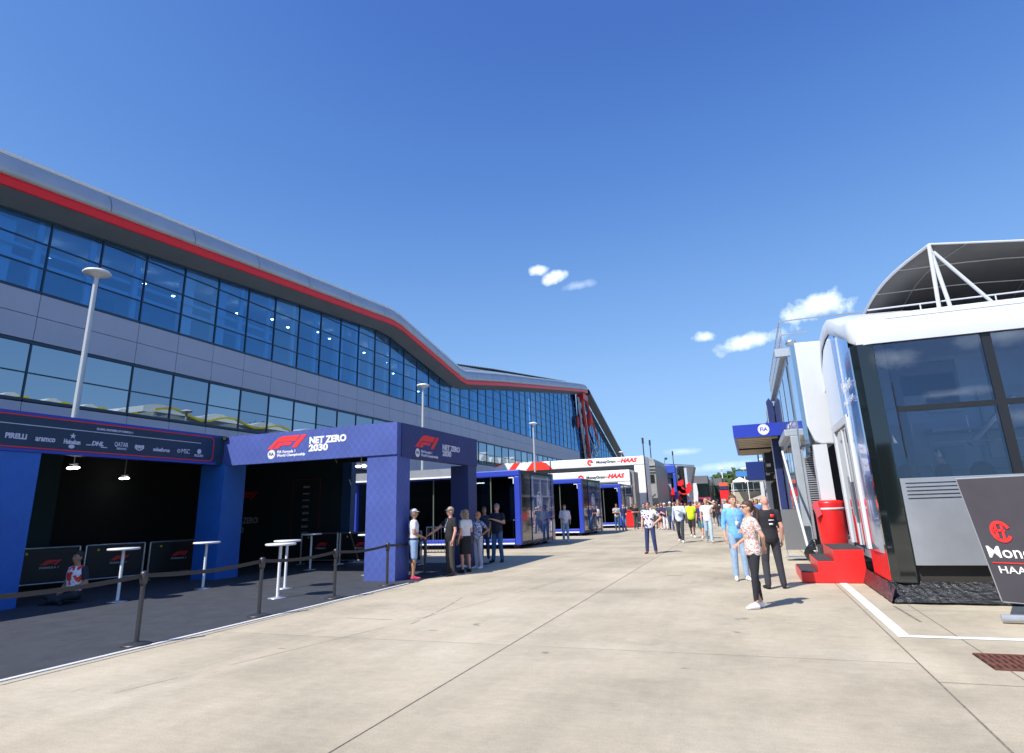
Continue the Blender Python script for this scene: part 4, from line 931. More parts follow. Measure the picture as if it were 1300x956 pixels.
# side wall: reflective blue curved cladding, door, red base
M_sw = bpy.data.materials.new('side_gloss_blue'); M_sw.use_nodes = True
b_ = M_sw.node_tree.nodes['Principled BSDF']; b_.inputs['Base Color'].default_value = (.42, .58, .88, 1); b_.inputs['Metallic'].default_value = .85; b_.inputs['Roughness'].default_value = .16; b_.inputs['Coat Weight'].default_value = .8; b_.inputs['Coat Roughness'].default_value = .02
mb = MB(); mb.smooth = True; rows = []
for k in range(9):
    z = .72+(4.53-.72)*k/8
    rows.append([(HX+.01-.045*math.sin(math.pi*i/14), FY0+.3+i*(14.0-FY0-.3)/14, z+(.6*((i/14)**1.3) if k == 8 else 0)) for i in range(15)])
mb.grid(rows); mb.build('side_cladding', M_sw, hm, fixn=False)
mb = MB(); mb.box(HX, HX+.06, 14.0, 16.5, 3.25, 5.1); mb.build('door_header', M_sw, hm)
mb = MB(); mb.box(HX-.005, HX+.04, FY0+.3, 14.0, .28, .715); mb.build('red_base', M_red, hm)
mb = MB(); mb.box(HX-.03, HX+.05, 14.0, 14.22, .7, 3.3); mb.box(HX-.03, HX+.05, 16.1, 16.32, .7, 3.3); mb.box(HX-.03, HX+.05, 14.22, 16.1, 3.14, 3.3); mb.build('door_frame', M_fw, hm, bev=.01)
dr = MB(); dr.box(HX+.02, HX+.04, 14.22, 16.1, .72, 3.12); dr = dr.build('door', mat('door_glass', (.03, .05, .06), .05, coat=.6), hm)
mb = MB(); mb.box(HX-.02, HX+.015, 15.0, 15.1, .72, 3.1); h_ = mb.build('door_stile', M_fw, dr)
mb = MB(); mb.tube((HX-.05, 14.9, 1.3), (HX-.05, 14.9, 2.1), .018); mb.build('handle', M_steel, dr)
mb = MB(); mb.box(HX+.08, 11, 13.99, 14.03, .3, 4.3); mb.build('inner_wall', mat('inner_wall', (.30, .38, .50), .6, noise=.15, nscale=1), hm); MB().box(HX+.1, 11, 19.9, 20, .3, 4.3).build('rear_wall', M_dark, hm)
mb = MB(); mb.box(HX+.05, 11, FY0+.2, 20, .5, .7); mb.box(2.6, 4.0, 13.9, 13.97, 3.35, 3.95); mb.box(3.3, 9, 13.3, 13.9, 2.78, 2.84); mb.build('interior_floor', mat('floor_grey', (.3, .33, .36), .6), hm)
for x0, x1, z0, z1, c_ in ((2.7, 3.35, 2.2, 3.0, .3), (3.0, 4.05, 3.55, 4.2, .14), (4.3, 5.2, 2.3, 3.6, .35), (5.3, 6.0, 3.3, 4.1, .12), (3.45, 4.0, 3.2, 3.5, .4)): MB().box(x0, x1, 13.9, 13.96, z0, z1).build('wall_panel', mat('wallp%d' % int(c_*100), (c_*.8, c_*.9, c_), .5), hm)
mb = MB(); mb.tube((3.75, 13.0, 2.5), (4.6, 13.2, 3.3), .05); mb.tube((3.2, 12.9, 2.55), (8, 12.9, 2.55), .02); mb.build('inner_brace', M_alu, hm)
mb = MB()
for x in (3.9, 4.6, 5.4, 2.75): mb.ball((x, 13.2, 2.0), .2, .12, .22, 10, 6); mb.box(x-.16, x+.16, 13.05, 13.3, .7, 1.95)
mb.build('chair_back', mat('chair_black', (.02, .02, .022), .5), hm)
for i, x in enumerate((3.0, 3.9, 4.8)): MB().tube((x, 13.4, 2.75), (x, 13.4, 3.05), .02).build('table_strut', M_alu, hm)
for k in range(3): MB().box(3.3+k*.9, 3.9+k*.9, 13.93, 13.97, 2.1, 2.55).build('wall_screen', mat('screen_dim', (.1, .2, .28), .3), hm)
text('MoneyGram', .34, (HX-.055, 13.75, 3.75), FXm, M_whitelogo, hm, 'sponsor_lettering', ext=.0008, width=1.15)
text('HAAS F1 TEAM', .16, (HX-.055, 13.75, 3.45), FXm, M_whitelogo, hm, 'team_lettering', ext=.0008, width=1.15)
# unseen lorries added behind the camera to darken the street window's reflection
for i, (x0, x1, c_, lb) in enumerate(((-3.5, 2.2, (.03, .05, .05), 'added unseen dark green lorry box darkening the low motorhome window reflection'), (2.9, 9.5, (.02, .022, .03), 'added unseen black lorry box darkening the motorhome window reflection at right'))):
    t = thing('unseen_lorry', lb, 'lorry', ((x0+x1)/2, -24, 0), 'unseen lorries added to darken the motorhome window reflection')
    MB().box(x0, x1, -26.5, -24, .9, 4.9+.3*i).build('body', mat('lorry_box%d' % i, c_, .35, noise=.2), t, bev=.05)
    MB().box(x0+.1, x1-.1, -26.4, -24.1, .45, .88).build('chassis', M_black, t)
    for wx in (x0+.9, x1-1.8, x1-.8): MB().tube((wx, -24.3, .48), (wx, -24.0, .48), .48, n=18).build('wheel', M_black, t)

# steps
sp = thing('entrance_steps', 'red entrance steps with dark grey treads leading up to the motorhome door', 'steps', (1.4, 15.6, 0))
mb = MB(); mb.prism([(.82, .01), (2.03, .01), (2.03, .645), (1.47, .645), (1.47, .425), (1.15, .425), (1.15, .205), (.82, .205)], 'y', 14.72, 16.6); mb.build('body', M_red, sp, bev=.008)
M_tr = mat('tread_dark', (.045, .047, .05), .8, bump=.5, bscale=150)
for x0, x1, z in ((.84, 1.14, .207), (1.17, 1.46, .427), (1.49, 2.02, .647)): MB().box(x0, x1, 14.76, 16.56, z, z+.012).build('tread', M_tr, sp)
# red cylinder / counter
rb = thing('red_bin', 'red drum shaped bin with white band standing beyond the red steps', 'bin', (1.85, 17.5, 0))
mb = MB(); mb.smooth = True; mb.lathe(1.83, 17.5, [(.30, .56), (.31, .6), (.34, 1.55), (.33, 1.6), (.2, 1.63)], 26); mb.build('drum', M_red, rb)
mb = MB(); mb.smooth = True; mb.lathe(1.83, 17.5, [(.341, 1.4), (.347, 1.41), (.347, 1.44), (.341, 1.45)], 26); mb.build('band', M_fw, rb)
mb = MB(); mb.box(1.45, 2.2, 17.15, 17.9, 0, .56); mb.build('stand', M_dark, rb)
mb = MB(); mb.prism([(1.42, 1.55), (1.56, 1.62), (1.62, 1.3), (1.5, 1.22)], 'y', 17.2, 17.3); mb.build('side_box', mat('pinkred', (.6, .08, .1), .5), rb)
# black rubbish bags
for i, (x, y, s, lb) in enumerate(((1.72, 16.95, .22, 'black rubbish bag slumped against the red steps, front one'), (1.45, 18.4, .26, 'black rubbish bag leaning on the grey display board'), (1.8, 18.7, .25, 'black rubbish bag at the back beside the red bin stand'))):
    mb = MB(); rr = random.Random(i); rows = []
    for k in range(11):
        t_ = math.pi*k/10; row = []
        for j in range(16):
            a = 2*math.pi*j/16; q = s*max(.02, math.sin(t_))*(1+.16*math.sin(3*a+k)+rr.uniform(-.07, .07)); row.append((x+q*math.cos(a), y+q*math.sin(a), .01+s*1.15*(1+math.cos(t_))*(1 if t_ > .5 else 1.1)))
        rows.append(row)
    mb.grid(rows, True); o = mb.build('rubbish_bag', mat('bag_black', (.01, .011, .012), .3, bump=.8, bscale=12)); tag(o, lb, 'rubbish bag', 'rubbish bags by the steps')
# capsule fin
cp = thing('capsule_fin', 'white rounded capsule fin with pale blue glass side above the doorway', 'facade fin', (1.85, 17.6, 2.8))
def caps(y0, y1, z0, z1, x0, x1, m, n):
    pts = [(y0, z1), (y1, z1)]+[((y0+y1)/2+(y1-y0)/2*math.cos(R(a)), z0+(y1-y0)*.32*(1-math.sin(R(a)))) for a in range(0, 181, 15)]
    MB().prism(pts, 'x', x0, x1).build(n, m, cp)
mb = MB(); mb.prism([(1.62, 5.72), (2.28, 5.7), (2.2, 3.0), (1.9, 3.02), (1.75, 3.1), (1.62, 3.5)], 'y', 17.5, 18.9); mb.build('shell', M_fw, cp, bev=.04)
caps(17.53, 18.87, 2.72, 5.68, 1.52, 1.625, mat('fin_glass', (.18, .30, .42), .06, metal=.4, coat=.8), 'glass_side')
mb = MB(); mb.box(1.68, 2.0, 17.45, 17.9, 1.6, 3.0); mb.build('lower_panel', M_fw, cp)
# louvre grille
lv = thing('louvre_grille', 'tall dark louvre grille between the capsule fin and red bin', 'louvre', (1.7, 18.5, 1))
mb = MB()
for i in range(26): mb.box(1.55, 1.9, 18.9, 18.96, 1.4+i*.06, 1.43+i*.06)
mb.box(1.5, 1.56, 18.88, 19.0, .3, 3.0); mb.build('slats', M_alu, lv); mb = MB(); mb.box(1.5, 2.0, 19.0, 19.05, .3, 3.1); mb.build('back', M_dark, lv)
# roof terrace rail of motorhome
rl = thing('terrace_railing', 'thin white railing along the motorhome roof edge', 'railing', (5, 12.6, 4.86))
mb = MB(); mb.tube((2.5, 12.6, 5.04), (11, 12.6, 5.04), .014, n=6)
for x in (3.35, 4.5, 5.7, 7): mb.tube((x, 12.6, 4.8), (x, 12.6, 5.04), .012, n=6)
mb.build('rail', M_fw, rl)
# roof canopy: dark fabric vault on white tubes
rc = thing('roof_canopy', 'dark grey fabric canopy on white tubes over the motorhome roof terrace', 'canopy', (6, 14, 4.86))
M_fab = mat('canopy_fabric', (.13, .13, .135), .85, noise=.12, nscale=1.5)
A = Vector((3.68, 12.55, 6.14)); mb = MB(); mb.smooth = True; rows = []
nU, nV = 18, 14
def can(u, v):
    """u 0..1 from street edge to rear edge, v 0..1 from left hip to right"""
    front = Vector((3.68+v*6.3, 12.55, 6.14-.85*v)); rear = Vector((2.98+v*8, 15.4, 5.72-.5*v))
    p = front.lerp(rear, u); p.z += .22*math.sin(math.pi*u)*min(1, .35+v*3); p.x -= .12*math.sin(math.pi*u)*(1-min(1, v*3))
    return p
for i in range(nU+1): rows.append([tuple(can(i/nU, j/nV)) for j in range(nV+1)])
mb.grid(rows)
mb.grid([[tuple(Vector(can(1, j/nV))-Vector((0, 0, dz))) for j in range(nV+1)] for dz in (0, .5, 1.)])
o = mb.build('fabric', M_fab, rc, fixn=False); md = o.modifiers.new('thick', 'SOLIDIFY'); md.thickness = .012
mb = MB(); mb.path([can(u/10, 0)+Vector((-.02, 0, -.03)) for u in range(11)], .028); mb.tube(A, (3.62, 12.56, 4.9), .035); mb.tube(A+Vector((0, .02, 0)), (3.80, 12.58, 4.88), .035); mb.tube(A+Vector((.04, 0, -.16)), (4.45, 12.6, 4.88), .032)
mb.path([can(0, v/10)+Vector((0, 0, .0)) for v in range(11)], .02); mb.build('white_frame', M_fw, rc)
mb = MB()
for v in (.09, .34, .6): mb.path([can(u/10, v)-Vector((0, 0, .02)) for u in range(11)], .012, 6)
for u in (.35, .7): mb.path([can(u, v/12)-Vector((0, 0, .02)) for v in range(13)], .012, 6)
mb.build('rib', M_alu, rc)
# sign board at the right edge
sb = thing('sign_board', 'dark grey sign board on a tubular wheeled base beside the motorhome', 'sign', (3.5, 10.4, 0))
M_sb = mat('board_charcoal', (.055, .05, .062), .55, noise=.08)
P = [(3.06, 10.75, .235), (4.7, 9.55, .235), (4.5, 9.65, 1.87), (2.86, 10.85, 1.87)]
dn = Vector((-.59, -.80, 0)).normalized()
mb = MB(); Q = [Vector(p)+Vector((.02, .03, 0)) for p in P]; mb.add([*P, *Q], [(0, 1, 2, 3), (7, 6, 5, 4), (0, 4, 5, 1), (1, 5, 6, 2), (2, 6, 7, 3), (3, 7, 4, 0)]); mb.build('board', M_sb, sb)
mb = MB()
for a, b in ((0, 1), (1, 2), (2, 3), (3, 0)): mb.tube(Vector(P[a])+Vector((.01, .015, 0)), Vector(P[b])+Vector((.01, .015, 0)), .018, n=6)
mb.build('edge_frame', M_alu, sb)
mb = MB(); mb.tube((2.92, 10.45, .07), (4.6, 10.3, .07), .045, n=10); mb.tube((3.15, 10.3, .06), (4.7, 10.1, .06), .045, n=10); mb.box(3.3, 3.6, 10.2, 10.5, .09, .22); mb.build('base', M_alu, sb)
ex = (Vector(P[1])-Vector(P[0])).normalized(); ez = (Vector(P[3])-Vector(P[0])).normalized(); en = ex.cross(ez).normalized()
FB = Matrix((( ex.x, ez.x, en.x), (ex.y, ez.y, en.y), (ex.z, ez.z, en.z)))
def bp_(u, v, d=.006): return Vector(P[0])+ex*u+ez*v+en*d
decal([ring(.10, .145, 26, 0, 0, R(20), R(330), .85)[k] for k in range(26)]+[[(-.07, -.1), (-.04, -.1), (-.03, .09), (-.06, .09)], [(.0, -.1), (.03, -.1), (.045, .09), (.015, .09)], [(-.1, .0), (.05, .0), (.05, .03), (-.1, .03)]], bp_(.30, .92), FB, M_redlogo, sb, 'round_emblem')
text('MoneyGram', .22, bp_(.04, .64), FB, M_whitelogo, sb, 'sponsor_lettering', bold=.002, width=1.1)
decal([[(0, 0), (1.1, 0), (1.1, .012), (0, .012)]], bp_(.06, .5), FB, M_redlogo, sb, 'underline')
text('HAAS F1 TEAM', .13, bp_(.10, .41), FB, M_whitelogo, sb, 'team_lettering', bold=.001, width=1.0)

# ================================================================== RIGHT ROW BEYOND
def rail_lattice(t, x, y0, y1, z0, z1, n, m, axis='y'):
    mb = MB()
    for z in (z1, (z0+z1)/2): mb.tube((x, y0, z), (x, y1, z), .02, n=6)
    for i in range(n+1): y = y0+(y1-y0)*i/n; mb.tube((x, y, z0), (x, y, z1), .016, n=5)
    return mb.build('railing', m, t)
M_bg = mat('unit_bluegrey', (.22, .27, .34), .25, metal=.35, noise=.08, nscale=.8, coat=.4)
M_bgl = mat('unit_pale', (.42, .47, .52), .35, metal=.2, noise=.06)
M_win = mat('unit_window', (.04, .07, .11), .05, coat=.7)
u2 = thing('motorhome_unit', 'tall blue grey motorhome with roof railing beyond the white capsule fin', 'motorhome', (3, 25, 0))
mb = MB(); mb.box(1.62, 9, 20.6, 31, .4, 6.15); mb.build('body', M_bg, u2, bev=.04)
mb = MB(); mb.box(1.40, 1.62, 20.62, 24.5, .3, 3.55); mb.prism([(20.62, 3.55), (24.5, 3.55), (24.5, 3.75), (20.62, 3.75)], 'x', 1.25, 1.62); mb.build('lower_bay', M_bgl, u2, bev=.02)
for i in range(3): MB().box(1.385, 1.40, 20.9+i*1.2, 21.85+i*1.2, .5, 3.35).build('window', M_win, u2)
for i in range(4): MB().box(1.60, 1.618, 21+i*2.4, 23+i*2.4, 4.1, 5.8).build('upper_window', M_win, u2)
mb = MB(); mb.box(1.30, 9, 20.4, 20.6, 6.0, 6.25); mb.box(1.5, 9, 20.6, 31, 6.16, 6.28); mb.build('roof_edge', M_bgl, u2)
rail_lattice(u2, 1.57, 20.5, 31, 6.2, 7.15, 14, M_alu)
mb = MB(); mb.tube((1.57, 20.5, 7.15), (9, 20.5, 7.15), .02, n=6); mb.tube((1.57, 20.5, 6.7), (2.3, 20.5, 6.72), .02, n=6); mb.ball((1.85, 20.9, 6.5), .18, .25, .12); mb.build('front_rail', M_alu, u2)
# grey display board on wheels next to the bags, with leaning pole
t = thing('display_board', 'flat grey wheeled display board standing behind the man in black polo', 'board', (1.1, 21, 0))
mb = MB(); mb.box(.82, 1.36, 20.2, 20.24, .28, 1.4); mb.build('panel', mat('board_grey', (.16, .165, .175), .5), t)
mb = MB(); mb.box(.80, 1.38, 20.0, 20.4, .06, .1)
mb.tube((.84, 20.22, .08), (.84, 20.22, 1.42), .02, n=6); mb.build('frame', M_alu, t)
t = thing('leaning_pole', 'thin pale metal pole leaning between the display board and the steps', 'pole', (1.3, 19, 0)); mb = MB(); mb.tube((1.32, 18.3, .02), (1.12, 20.6, 3.1), .035, n=8); mb.build('shaft', M_fw, t)
mb = MB(); mb.tube((1.32, 18.3, 0), (1.32, 18.3, .05), .06); mb.build('foot', M_dark, t)
# FIA canopy
t = thing('projecting_canopy', 'royal blue projecting canopy with white round badge and slatted underside', 'canopy', (.6, 34, 4.6))
mb = MB(); mb.box(-.33, 2.2, 30, 30.2, 4.48, 5.05); mb.box(-.33, -.2, 30.2, 42, 4.5, 5.0); mb.build('fascia', mat('fia_blue', (.02, .045, .42), .4), t)
mb = MB()
for i in range(12): mb.box(-.18, 1.55, 30.4+i*.95, 31.0+i*.95, 4.44, 4.5)
mb.build('slats', mat('slat_beige', (.5, .42, .33), .7), t)
mb = MB(); mb.box(-.2, 2.2, 30.2, 42, 4.53, 4.95); mb.box(-.2, 1.6, 35.9, 36.1, 4.36, 4.5); mb.build('deck', M_dark, t)
fia_badge((.98, 29.99, 4.78), FYm, M_whitelogo, t, .24, mat('fia_ink', (.02, .045, .42), .4))
t = thing('hanging_sign', 'plain navy box sign hanging beneath the slatted canopy', 'sign', (.65, 45, 3.5))
mb = MB(); mb.box(.05, 1.35, 45, 45.6, 3.05, 4.25); mb.build('box', mat('navy_box', (.012, .03, .17), .4), t, bev=.03)
mb = MB(); mb.box(.1, 1.3, 45.05, 45.55, 2.95, 3.045); mb.build('base_trim', M_alu, t)
mb = MB(); mb.tube((.9, 45.3, 4.25), (.9, 45.3, 5.2), .05); mb.tube((1.3, 45.3, 4.8), (2.2, 45.3, 4.8), .05); mb.build('bracket', M_dark, t)
# navy fin + dark pillar units further down
def unit(x, y0, y1, h, lb, m, nwin, seed):
    t = thing('motorhome_unit', lb, 'motorhome', (x+2, y0, 0)); rr = random.Random(seed)
    mb = MB(); mb.box(x, x+8, y0, y1, .25, h); mb.build('body', m, t, bev=.03)
    w_ = (y1-y0)/nwin
    for i in range(nwin):
        MB().box(x-.02, x-.002, y0+w_*i+.15, y0+w_*(i+1)-.15, .5, min(2.7, h-.5)).build('window', M_win, t)
        if h > 4: MB().box(x-.02, x-.002, y0+w_*i+.15, y0+w_*(i+1)-.15, 3.1, h-.4).build('upper_window', M_win, t)
    mb = MB()
    for i in range(nwin+1): y = y0+w_*i; mb.box(x-.16, x-.03, y-.06, y+.06, 0, h+rr.uniform(0, .5))
    mb.build('pillar', rr.choice([M_dark, M_alu, M_black]), t)
    mb = MB(); mb.box(x-.12, x+8, y0-.1, y1+.1, h+.01, h+.2); mb.box(x-.25, x, y0, y1, 2.8, 2.95); mb.build('cornice', rr.choice([M_dark, M_bgl]), t)
    return t
unit(1.62, 31.6, 44, 6.0, 'dark motorhome behind the royal blue projecting canopy', mat('charcoal_body', (.04, .045, .06), .3, coat=.3), 5, 1)
unit(1.66, 44.6, 58, 5.2, 'black fronted motorhome past the navy hanging sign', M_dark, 5, 2)
unit(1.9, 58.6, 74, 4.6, 'blue grey motorhome midway down the right side', M_bg, 6, 3)
unit(2.2, 74.6, 92, 4.4, 'dark low motorhome far down the right side', M_dark, 6, 4)
unit(2.6, 92.6, 112, 4.2, 'last pale motorhome of the right hand row', M_bgl, 6, 5)
t = thing('navy_pylon', 'narrow navy pylon fin rising at the corner of the blue grey motorhome', 'pylon', (1.35, 31.3, 0))
mb = MB(); mb.prism([(1.30, .2), (1.58, .2), (1.58, 6.1), (1.42, 6.35), (1.30, 6.2)], 'y', 31.1, 31.5); mb.build('fin', M_navy, t, bev=.01)
mb = MB(); mb.box(1.27, 1.3, 31.1, 31.5, 1, 6); mb.build('edge_light', M_alu, t)
for i, (y, z, w_) in enumerate(((33.5, 3.0, .5), (36.5, 2.7, .45))):
    t = thing('wall_speaker', ('black wall speaker cluster with white tag near the navy pylon', 'second black wall speaker further along the dark motorhome')[i], 'speaker', (1.3, y, z))
    mb = MB(); mb.box(.95, 1.6, y, y+w_, z, z+1.0); mb.build('cabinet', M_black, t, bev=.04)
    mb = MB(); mb.box(1.0, 1.2, y-.012, y-.001, z+.3, z+.45); mb.build('tag', M_fw, t)
for i, (x, y, h, c_) in enumerate(((.95, 48, 3.0, M_fw), (1.1, 38, 3.3, M_alu))):
    t = thing('roller_banner', ('tall pale roller banner on the right under the navy hanging sign', 'grey roller banner close to the dark motorhome wall')[i], 'banner', (x, y, 0))
    mb = MB(); mb.box(x-.12, x+.12, y, y+.03, .1, h); mb.build('cloth', c_, t); mb = MB(); mb.box(x-.18, x+.18, y-.08, y+.1, 0, .08); mb.build('base', M_dark, t)
# unseen tall marquees added for the pit building's lower glazing to mirror, and trees
M_yel = mat('yellow_valance', (.75, .6, .04), .6)
def bigmq(y0, y1, lb, h):
    t = thing('reflection_marquee', lb, 'marquee', (20, y0, 0)); n = 24
    mb = MB(); mb.box(16, 30, y0, y1, 0, h); mb.build('body', mat('mq_body', (.35, .38, .38), .6, noise=.2), t)
    top = [(y0+(y1-y0)*i/n, h+.5+.55*math.sin(i*.9)) for i in range(n+1)]
    mb = MB(); mb.prism([(a, b-.42) for a, b in top]+[(a, b-.12) for a, b in reversed(top)], 'x', 15.7, 15.95); mb.build('valance', M_yel, t)
    mb = MB(); mb.prism([(y0, h+.2)]+[(a, b+.5) for a, b in top]+[(y1, h+.2)], 'x', 18, 28); mb.build('roof', M_mq, t)
bigmq(44, 60, 'unseen tall marquee with wavy yellow valance, added for the lower glazing reflection', 15.0)
bigmq(62, 100, 'longer unseen marquee with yellow valance, added further down for the glazing reflection', 16.4)
t = thing('reflection_block', 'long unseen green block added behind the right row to fill the lower glazing reflection', 'reflection_block', (20, 112, 0))  # added unseen block in leafy green, only there to be mirrored in the glazing
MB().box(16, 28, 112, 240, 0, 16.5).build('back_wall', mat('block_green', (.10, .17, .12), .6, noise=.8, nscale=.35), t)
mb = MB()
for i in range(16): mb.prism([(112+8*i, 16.5), (119.6+8*i, 16.5), (118+8*i, 18.4+.6*(i % 3)), (114+8*i, 18.2)], 'x', 15.9, 22)
mb.build('roof', M_mq, t)
MB().box(15.8, 15.99, 112, 240, 15.1, 15.9).build('fascia', mat('block_band', (.05, .09, .3), .5, noise=.5, nscale=.3), t)
for i, (x, y, h) in enumerate(((34, 40, 17), (38, 62, 19), (36, 84, 20), (42, 110, 22), (30, 26, 15))):
    tree(x, y, h, h*.36, ('broad tree behind the first hospitality marquee', 'tall tree between the two hospitality marquees', 'dense tall tree behind the longer marquee', 'tallest tree at the far end of the marquees', 'smaller tree before the first marquee')[i], 'broadleaf_tree', 1500, i+5, leafs=.6, group='trees behind the marquees')

# ================================================================== PEOPLE
SKIN = {'fair': (.58, .33, .23), 'tan': (.42, .22, .13), 'dark': (.12, .06, .04), 'pink': (.62, .32, .25)}
def remesh(mb, vox, smooth=3):
    me = bpy.data.meshes.new('tmp'); me.from_pydata([tuple(v) for v in mb.v], [], mb.f); me.update()
    bm = bmesh.new(); bm.from_mesh(me); bmesh.ops.recalc_face_normals(bm, faces=bm.faces); bm.to_mesh(me); bm.free()
    ob = bpy.data.objects.new('tmp', me); col.objects.link(ob)
    m = ob.modifiers.new('r', 'REMESH'); m.mode = 'VOXEL'; m.voxel_size = vox; m.use_smooth_shade = True
    if smooth: q = ob.modifiers.new('s', 'SMOOTH'); q.iterations = smooth; q.factor = .5
    dg = bpy.context.evaluated_depsgraph_get(); out = bpy.data.meshes.new_from_object(ob.evaluated_get(dg))
    bpy.data.objects.remove(ob); bpy.data.meshes.remove(me)
    return out
def cap(mb, p, q, r0, r1, n=10):
    """tapered capsule"""
    p, q = Vector(p), Vector(q); d = q-p; Lg = d.length
    if Lg < 1e-5: mb.ball(p, r0, r0, r0, n, 6); return
    d.normalize(); a = d.orthogonal().normalized(); b = d.cross(a); rows = []
    for t in (-80, -50, -20, 0): c = p+d*r0*math.sin(R(t)); rr = r0*math.cos(R(t)); rows.append([tuple(c+(a*math.cos(x)+b*math.sin(x))*rr) for x in [2*math.pi*i/n for i in range(n)]])
    for t in (0, 20, 50, 80): c = q+d*r1*math.sin(R(t)); rr = r1*math.cos(R(t)); rows.append([tuple(c+(a*math.cos(x)+b*math.sin(x))*rr) for x in [2*math.pi*i/n for i in range(n)]])
    k = len(mb.v); mb.grid(rows, True); m = len(rows)*n
    mb.f.append(tuple(range(k+n-1, k-1, -1))); mb.m.append(0); mb.sm.append(False); mb.f.append(tuple(range(k+m-n, k+m))); mb.m.append(0); mb.sm.append(False)
def loft(mb, rings, n=16):
    rows = [[(cx+rx*math.cos(2*math.pi*i/n), cy+ry*math.sin(2*math.pi*i/n), z) for i in range(n)] for (z, rx, ry, cx, cy) in rings]
    k = len(mb.v); mb.grid(rows, True); m = len(rows)*n
    mb.f.append(tuple(range(k+n-1, k-1, -1))); mb.m.append(0); mb.sm.append(False); mb.f.append(tuple(range(k+m-n, k+m))); mb.m.append(0); mb.sm.append(False)
ARMS = {'down': ((.245, .03, 1.13), (.25, -.05, .88)), 'phone': ((.235, .02, 1.14), (.10, -.27, 1.20)), 'fold': ((.25, -.04, 1.14), (-.07, -.20, 1.16)),
        'hip': ((.42, .07, 1.18), (.20, -.03, 1.0)), 'head': ((.34, -.16, 1.50), (.10, -.15, 1.64)), 'point': ((.33, -.16, 1.20), (.47, -.38, 1.03)),
        'belly': ((.25, .03, 1.13), (.06, -.22, 1.03)), 'back': ((.28, .10, 1.15), (.08, .17, .98)), 'swf': ((.24, -.05, 1.14), (.23, -.27, .97)), 'swb': ((.26, .13, 1.14), (.28, .15, .88)),
        'chest': ((.27, -.02, 1.16), (.02, -.24, 1.27))}
LEGS = {'stand': (((.09, 0, .90), (.105, -.015, .49), (.115, .02, .085)), ((.09, 0, .90), (.10, -.01, .49), (.10, .02, .085))),
        'wide': (((.09, 0, .90), (.125, -.03, .49), (.145, .03, .085)), ((.09, 0, .90), (.12, -.01, .49), (.15, .0, .085))),
        'walk': (((.09, 0, .90), (.09, -.17, .51), (.085, -.25, .095)), ((.09, 0, .90), (.09, .02, .48), (.08, .27, .13))),
        'cross': (((.08, 0, .90), (.06, -.05, .49), (.03, -.06, .085)), ((.08, 0, .90), (.07, .01, .49), (.10, .07, .085)))}
